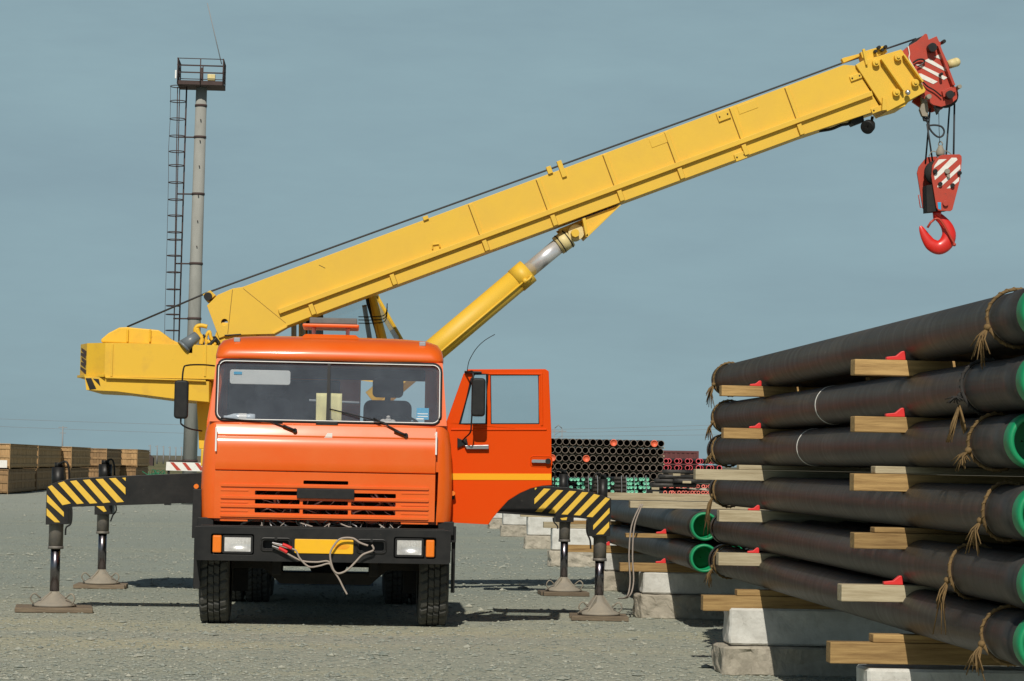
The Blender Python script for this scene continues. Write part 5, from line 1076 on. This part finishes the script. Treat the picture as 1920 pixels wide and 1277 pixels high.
# pink rimmed pipes
pk_ = tube_obj('steel_pipe', 0.118, 0.03, 9.0, ['pipe_dark', 'pink_rim']); first = True
for r_, py in enumerate((864.5, 877)):
    for c, px in enumerate((1249, 1257, 1269, 1277, 1289, 1297, 1309.5, 1317, 1329, 1337, 1349)):
        q = P(px, py+0.3*c*0.2, 112); lab = f'pink rimmed pipe, {ORD[c]} right of the black stack, {("upper", "lower")[r_]} row'
        loc = (q.x, 112+(c % 2)*0.5, q.z)
        if first: pk_.location = loc; tag(pk_, lab, 'pipe', 'pink rimmed pipes beyond the black stack'); first = False
        else: dup(pk_, loc, lab, 'pink rimmed pipes beyond the black stack', [])
q = P(1249, 888, 112); timber(q.x-0.3, q.x+3, 112.4, q.z-0.05, q.z+0.05, 'dark timber under the pink rimmed pipes', 'old_board', 8.0, 'timbers of the pink stack')
q = P(1249, 895, 112); block(q.x, q.x+2.8, 113, 119, -0.01, q.z+0.1, 'low concrete plinth under the pink rimmed pipes', 'concrete_raw', 0.02)
cr_ = tube_obj('steel_pipe', 0.066, 0.028, 9.0, ['pipe_dark', 'coral_rim'], 14); first = True
for r_, py in enumerate((902, 912, 923.5)):
    for c, px in enumerate((1247, 1257, 1261, 1269, 1273, 1281, 1286, 1294, 1298, 1305, 1309, 1318, 1323, 1330)):
        if r_ == 0 and px < 1300: continue
        q = P(px, py, 88); lab = f'small coral rimmed pipe, {ORD[c]} from the left, {("upper", "middle", "lower")[r_]} row of the low stack'; loc = (q.x, 88+random.uniform(-.1, .1), q.z)
        if first: cr_.location = loc; tag(cr_, lab, 'pipe', 'coral rimmed pipes of the low stack'); first = False
        else: dup(cr_, loc, lab, 'coral rimmed pipes of the low stack', [])
lp = MB(); lp.cyl((0, 0, 0), (1.6, 0.5, 0), 0.075, n=14); lpo = lp.build('steel_pipe', 'pipe_black'); first = True
for i, (px, py) in enumerate(((1243, 884), (1236, 893), (1228, 901), (1222, 909), (1263, 901))):
    q = P(px, py, 86); lab = f'brown pipe lying sideways, {("topmost", "second", "third", "lowest", "rightmost")[i]} of the low stack'
    if first: lpo.location = q; tag(lpo, lab, 'pipe', 'brown pipes of the low stack'); first = False
    else: dup(lpo, q, lab, 'brown pipes of the low stack', [])
for i, (px, py, w) in enumerate(((1262, 890, 14), (1280, 904, 16), (1222, 916, 14), (1224, 924, 12))):
    x0, x1, z0, z1 = RC(px, py-2.2, px+w, py+2.2, 85.5); timber(x0, x1, 85.5, z0, z1, f'short timber, {("upper", "middle", "left", "lower left")[i]} one of the low coral stack', 'grey_timber', 0.1, 'timbers of the low stack')
q = P(1222, 930, 88); block(q.x, q.x+2.4, 86, 94, -0.01, q.z, 'low concrete plinth under the coral rimmed pipes', 'concrete_raw', 0.02)
# green capped small pipes
gs = tube_obj('steel_pipe', 0.048, 0.02, 6.0, ['pipe_dark', 'mint_cap'], 14); m = MB(); m.lathe((0, 0, 0), (0, 1, 0), [(0.05, 0.1), (0.05, -0.01), (0.036, -0.012), (0.034, 0.01), (0.001, 0.01)], 14); m.build('end_cap', 'mint_cap', gs); gk = kids(gs); first = True
YG = 74.0
pos = []
for row, py in enumerate((899, 906.5, 914, 922)):
    for px in (1040, 1046, 1071, 1078, 1085, 1093, 1109, 1141, 1148, 1178, 1184, 1192, 1200, 1208, 1215):
        if random.random() < (0.05, 0.22, 0.2, 0.25)[row]: continue
        pos.append((row, px+random.uniform(-1, 1), py))
cnt = {}
for row, px, py in pos:
    cnt[row] = cnt.get(row, 0); c = cnt[row]; cnt[row] += 1
    q = P(px, py, YG); lab = f'small pipe with a green cap, {ORD[c]} from the left, {("top", "second", "third", "bottom")[row]} row of the green bundle'
    loc = (q.x, YG+random.uniform(-.15, .15), q.z)
    if first: gs.location = loc; tag(gs, lab, 'pipe', 'green capped pipes of the low bundle'); first = False
    else: dup(gs, loc, lab, 'green capped pipes of the low bundle', gk)
sp_ = MB(); sp_.cyl((0, 0, 0), (0.42, 0.05, 0), 0.05, n=12); spo = sp_.build('steel_pipe', 'pipe_dark'); first = True
for row, py in enumerate((897, 904, 911.5, 919)):
    for k, px in enumerate((1096, 1115, 1151, 1163)):
        q = P(px, py, YG+0.2); lab = f'short dark pipe lying sideways, {ORD[k]} from the left, {("top", "second", "third", "bottom")[row]} row of the green bundle'
        if first: spo.location = q; tag(spo, lab, 'pipe', 'dark pipes of the green bundle'); first = False
        else: dup(spo, q, lab, 'dark pipes of the green bundle', [])
for i, px in enumerate((1103, 1120, 1165, 1174, 1189, 1211)):
    wr = MB(); wr.tube(curve([P(px+2, 894, YG+0.4), P(px, 893, YG-0.2), P(px+0.8, 910, YG-0.22), P(px+0.5, 926, YG-0.2)], 3), 0.010, 4); tag(wr.build('binding_wire', 'far_metal'), f'thin pale strapping wire, {ORD[i]} from the left on the green capped pipe bundle', 'wire', 'strapping wires of the green bundle')
q0, q1 = P(1036, 928, YG), P(1222, 928, YG); timber(q0.x, q1.x, YG+0.1, q0.z-0.1, q0.z, 'long timber under the green capped pipe bundle', 'timber', 3.0, 'timbers of the green bundle')
block(q0.x, q1.x, YG+0.3, YG+3, -0.01, q0.z-0.102, 'long concrete plinth under the green capped pipe bundle', 'concrete_raw', 0.02)

# ------------------------------------------------------------------ container beyond the pipes
q = P(1310, 846, 142); ct = MB(); x1 = q.x; x0 = x1-6.06; zt_ = q.z
ct.box(x0, x1, 142, 144.44, 0.12, zt_)
k = 0; x = x0+0.1
while x < x1-0.2: ct.box(x, x+0.13, 141.965, 142.0, 0.3, zt_-0.12); x += 0.27
ct.box(x0-0.002, x1+0.002, 141.94, 142.0, zt_-0.11, zt_+0.003); ct.box(x0, x1, 141.94, 142.0, 0.121, 0.28)
for xx in (x0, x1-0.14): ct.box(xx-0.001, xx+0.141, 141.93, 142.01, 0.1, zt_+0.004)
tag(ct.build('cargo_container', 'container_paint'), 'dark maroon steel container standing behind the black pipe stack', 'container')

# ------------------------------------------------------------------ wooden crates on the left
def crate(w, l_, h_, matn):
    root = MB(); rng = random.Random(int(w*100+l_*10+h_)); 
    root.box(0.02, w-0.02, 0.02, l_-0.02, 0.08, h_-0.03)
    o = root.build('wooden_crate', matn)
    pk2 = MB(); n = int(l_/0.16)
    for i in range(n): y = l_*i/n; d_ = rng.uniform(0, 0.012); pk2.box(w-0.018, w+0.004+d_, y+0.008, y+l_/n-0.008, 0.06, h_-0.02-rng.uniform(0, 0.02))
    n = int(w/0.16)
    for i in range(n): x = w*i/n; d_ = rng.uniform(0, 0.012); pk2.box(x+0.008, x+w/n-0.008, -0.004-d_, 0.018, 0.06, h_-0.02-rng.uniform(0, 0.02))
    pk2.build('planks', matn, o)
    bt = MB()
    for z in (0.16, h_*0.5, h_-0.16):
        bt.box(w+0.017, w+0.045, -0.02, l_+0.02, z-0.05, z+0.05); bt.box(-0.02, w+0.016, -0.045, -0.017, z-0.05, z+0.05)
    bt.box(-0.02, w+0.046, -0.046, l_+0.02, h_-0.018, h_+0.012); bt.box(w+0.018, w+0.046, -0.046, 0.06, 0.0, h_-0.02)
    for y in (0.6, l_/2, l_-0.8): bt.box(0, w, y, y+0.14, 0.0, 0.06)
    bt.build('battens', matn, o)
    return o
cr1 = crate(2.2, 9.4, 1.04, 'crate_wood'); cr2 = crate(2.2, 9.2, 1.02, 'crate_dark')
cl_ = [(105.0, -13.74, 'nearest the left edge'), (115.9, -13.9, 'second from the left edge'), (125.6, -13.44, 'third from the left edge'), (137.2, -12.8, 'fourth from the left edge'), (147.5, -12.0, 'rightmost before the lamp mast')]
f1 = f2 = True; k1, k2 = kids(cr1), kids(cr2)
for i, (y, xr2, w_) in enumerate(cl_):
    for lev in (0, 1):
        dark = (i == 3 and lev == 1) or (lev == 0)
        lab = f'{"upper" if lev else "lower"} long plank crate of the stack {w_}'; loc = (xr2-2.2+random.uniform(-.08, .08)*(lev == 0), y+0.15*lev, 1.045*lev)
        if dark:
            if f2: cr2.location = loc; tag(cr2, lab, 'crate', 'wooden crates in the left background'); f2 = False
            else: dup(cr2, loc, lab, 'wooden crates in the left background', k2)
        else:
            if f1: cr1.location = loc; tag(cr1, lab, 'crate', 'wooden crates in the left background'); f1 = False; lab_o = cr1
            else: dup(cr1, loc, lab, 'wooden crates in the left background', k1)
m = MB(); x0, x1, z0, z1 = RC(-2, 863, 12, 877, 104.9); m.box(x0, x1, 105.08, 105.095, z0, z1); o = m.build('paper_sign', 'white_paint'); tag(o, 'blank white sheet fixed to the end of the nearest upper crate', 'sign')

# ------------------------------------------------------------------ lamp mast with ladder and platform
YM = 90.0; km = YM/F
b0, b1 = P(357, 872, YM), P(378, 163, YM)
mast = empty('lamp_mast', (b0.x, YM, 0), 'tall grey concrete mast with caged ladder and railed lamp platform', 'lamp mast')
sh = MB(); g0 = Vector((b0.x-0.03, YM, -0.2)); dm = (b1-g0)
sh.cyl(g0, b1, 13.8*km, 10.3*km, 24)
for f_ in (0.05, 0.115, 0.31, 0.45, 0.58, 0.745, 0.88, 0.955):
    p_ = g0+dm*f_; rr = (13.8-3.5*f_)*km; sh.cyl(p_-Vector((0, 0, 0.04)), p_+Vector((0, 0, 0.04)), rr+0.02, n=24, mi=1)
for f_ in (0.62, 0.68, 0.74, 0.81, 0.87, 0.92): p_ = g0+dm*f_; sh.cyl(p_+Vector((0.02, -0.3, 0)), p_+Vector((0.02, -0.15, 0)), 0.02, n=8, mi=1)
sh.build('shaft', ['mast_concrete', 'rust_steel'], mast)
ca = crop(280, 0, 4.2556)
pf = MB(); zf = P(377, 162, YM).z; x0 = P(*ca((235, 680))[0], YM).x; x1 = P(*ca((595, 690))[0], YM).x
pf.box(x0, x1, YM-0.7, YM+0.7, zf-0.04, zf+0.10)
ztop = P(377, 118, YM).z+0.03
for yy in (YM-0.75, YM+0.75):
    for zz in (ztop, zf+0.12+(ztop-zf-0.12)*0.66, zf+0.12+(ztop-zf-0.12)*0.33): pf.tube([(x0, yy, zz), (x1, yy, zz)], 0.016, 5)
    for xx in (x0, (x0+x1)/2, x1): pf.tube([(xx, yy, zf), (xx, yy, ztop)], 0.02, 5)
for xx in (x0, x1):
    for i in range(5): pf.tube([(xx, YM-0.75, zf+(ztop-zf)*i/4), (xx, YM+0.75, zf+(ztop-zf)*i/4)], 0.03, 5)
    pf.box(xx-0.012, xx+0.012, YM-0.74, YM+0.2, zf+0.12, ztop-0.02)
pf.tube([((x0+x1)/2, YM, zf-0.6), ((x0+x1)/2, YM, ztop-0.2)], 0.035, 6)
pfo = pf.build('platform', 'rust_steel', mast)
x0_, x1_, z0_, z1_ = RC(*ca((470, 610))[0], *ca((532, 660))[0], YM); MB().box(x0_, x1_, YM-0.55, YM-0.35, z0_, z1_).build('floodlight', 'cream_paint', pfo, 0.02)
x0_, x1_, z0_, z1_ = RC(*ca((217, 588))[0], *ca((230, 655))[0], YM); MB().box(x0_, x1_, YM-0.85, YM-0.77, z0_, z1_).build('floodlight', 'white_trim', pfo, 0.01)
MB().tube([P(*ca((577, 512))[0], YM), P(*ca((463, 25))[0], YM)], 0.018, 5).build('lightning_rod', 'far_metal', mast)
la = MB(); L0, L1 = P(320, 905, YM), P(350, 163, YM); L0b = Vector((P(322, 905, YM).x, YM, 0.0))
rail = lambda px0, px1, y: [P(px0+(px1-px0)*0.27, 690, YM+y), P(px1, 163, YM+y)]
la.tube(rail(328, 350, 0), 0.03, 5); la.tube(rail(320, 337, 0.3), 0.018, 5); la.tube(rail(322, 333, -0.3), 0.018, 5)
la.tube([P(308, 690, YM), P(309, 600, YM), P(313, 460, YM), P(316, 330, YM), P(316, 280, YM), P(319, 225, YM), P(320, 163, YM)], 0.009, 4)
for py in (163, 191, 224, 256, 285, 311, 343, 375, 405, 436, 450, 480, 511, 543, 574, 590, 620):
    t = (880-py)/717; xa = 306+t*14; xb = 328+t*22; c = P((xa+xb)/2, py, YM); rr = (xb-xa)/2*km
    la.tube([(c.x+rr*math.cos(2*math.pi*i/14), YM-0.1+rr*1.1*math.sin(2*math.pi*i/14), c.z) for i in range(14)], 0.018, 4, closed=True)
i = 0
for f_ in (0.115, 0.31, 0.45, 0.58, 0.745, 0.88): p_ = g0+dm*f_; la.tube([p_, p_-Vector((0.75, 0, 0.01))], 0.03, 5)
la.build('caged_ladder', 'rust_steel', mast)

# ------------------------------------------------------------------ striped barrier board, net heap, far poles and lines
YV = 88.0; bb = MB(); pts = [(312, 866), (384, 868), (384, 884), (311, 882)]; bb.prism(XZ(pts, YV), YV, YV+0.05)
cq = crop(0, 560, 3.193)
for s4 in (((1018, 980), (1040, 980), (1085, 1028), (1058, 1028)), ((1090, 982), (1112, 982), (1150, 1028), (1125, 1028)), ((1165, 983), (1188, 984), (1226, 1030), (1200, 1030))): bb.prism(XZ(cq(*s4), YV), YV-0.004, YV+0.001, mi=1)
bo = bb.build('barrier_board', ['white_paint', 'red_paint']); tag(bo, 'white barrier board with red slanting stripes behind the left outrigger', 'barrier')
q0, q1 = P(316, 880, YV), P(380, 882, YV); m = MB()
for q in (q0, q1): m.box(q.x-0.04, q.x+0.04, YV+0.052, YV+0.12, 0, q.z+0.02); m.box(q.x-0.1, q.x+0.1, YV-0.3, YV+0.4, 0.0, 0.08)
m.build('post', 'black_metal', bo)
m = MB(); q = P(297, 881, 117)
for k in range(16): m.ball((q.x+random.uniform(-.35, .35), 117+random.uniform(-.4, .4), random.uniform(0.3, 1.05)-0.2), random.uniform(0.12, 0.24), None, random.uniform(0.08, 0.2), 8)
for k in range(26): x = q.x+random.uniform(-.4, .4); m.tube(curve([(x, 116.7, random.uniform(.5, 1.0)), (x+random.uniform(-.3, .3), 116.6, random.uniform(.6, 1.12)), (x+random.uniform(-.4, .4), 116.7, random.uniform(.2, 1))], 3), 0.02, 4)
m.box(q.x-0.5, q.x+0.5, 116.6, 117.4, 0, 0.6)
tag(m.build('net_heap', 'net_green'), 'tangled green netting heaped beside the striped barrier', 'netting')
pole = None
for i, (px, pt, Y) in enumerate(((118, 799, 520), (282, 834, 620), (295, 835, 640), (307, 836, 660), (319, 837, 700), (330, 838, 720), (341, 838, 740), (246, 848, 700), (268, 851, 800))):
    q = P(px, pt, Y); m = MB(); m.cyl((0, 0, 0), (0, 0, q.z), 0.22 if i else 0.20, 0.12, 8)
    m.box(-0.9 if i == 0 else -0.5, 0.9 if i == 0 else 0.1, -0.08, 0.08, q.z-0.35, q.z-0.2)
    if i == 0: m.box(-0.6, 0.6, -0.08, 0.08, q.z-1.5, q.z-1.35)
    o = m.build('utility_pole', 'far_metal'); o.location = (q.x, Y, 0)
    tag(o, 'tall utility pole with crossarms on the horizon above the crates' if i == 0 else f'thin lamp post on the horizon, {["", "first", "second", "third", "fourth", "fifth", "sixth", "seventh", "eighth"][i]} of the row left of the mast' if i < 7 else f'short thin post above the {"last crate" if i == 7 else "grass strip"} on the horizon', 'pole', 'posts along the horizon')
m = MB(); Y = 620; q = P(1047, 797, Y)
for dx in (-1.2, 1.2): m.tube([(dx, 0, 0), (dx*0.75, 0, q.z*0.93)], 0.13, 4)
m.box(-2.0, 2.0, -0.12, 0.12, q.z*0.86, q.z*0.88); m.tube([(-0.9, 0, q.z*0.93), (0, 0, q.z), (0.9, 0, q.z*0.93)], 0.12, 4)
for k in range(8): m.tube([(-1.1, 0, q.z*k/9), (1.1, 0, q.z*(k+1)/9)], 0.05, 4)
o = m.build('power_pylon', 'far_metal'); o.location = (q.x, Y, 0); tag(o, 'slender lattice pylon on the horizon right of the open door', 'pylon')
m = MB()
for a, b in (((-60, 783), (900, 806)), ((-60, 797), (900, 824)), ((1000, 806), (1960, 770)), ((1000, 812), (1960, 782)), ((1000, 818), (1960, 800))):
    pts = []
    for i in range(13): t = i/12; pts.append(P(a[0]+(b[0]-a[0])*t, a[1]+(b[1]-a[1])*t+16*t*(1-t), 600))
    m.tube(pts, 0.035, 4)
tag(m.build('power_line', 'far_metal'), 'faint sagging power lines strung low over the horizon', 'power line')
m = MB(); q = P(272, 852, 500); m.prism([(-1.6, 0), (1.6, 0), (1.6, 1.6), (0.6, 2.3), (-1.6, 1.8)], 0, 3); o = m.build('far_shed', 'rust_steel'); o.location = (q.x, 500, 0); tag(o, 'tiny dark shed on the horizon above the grass', 'shed')
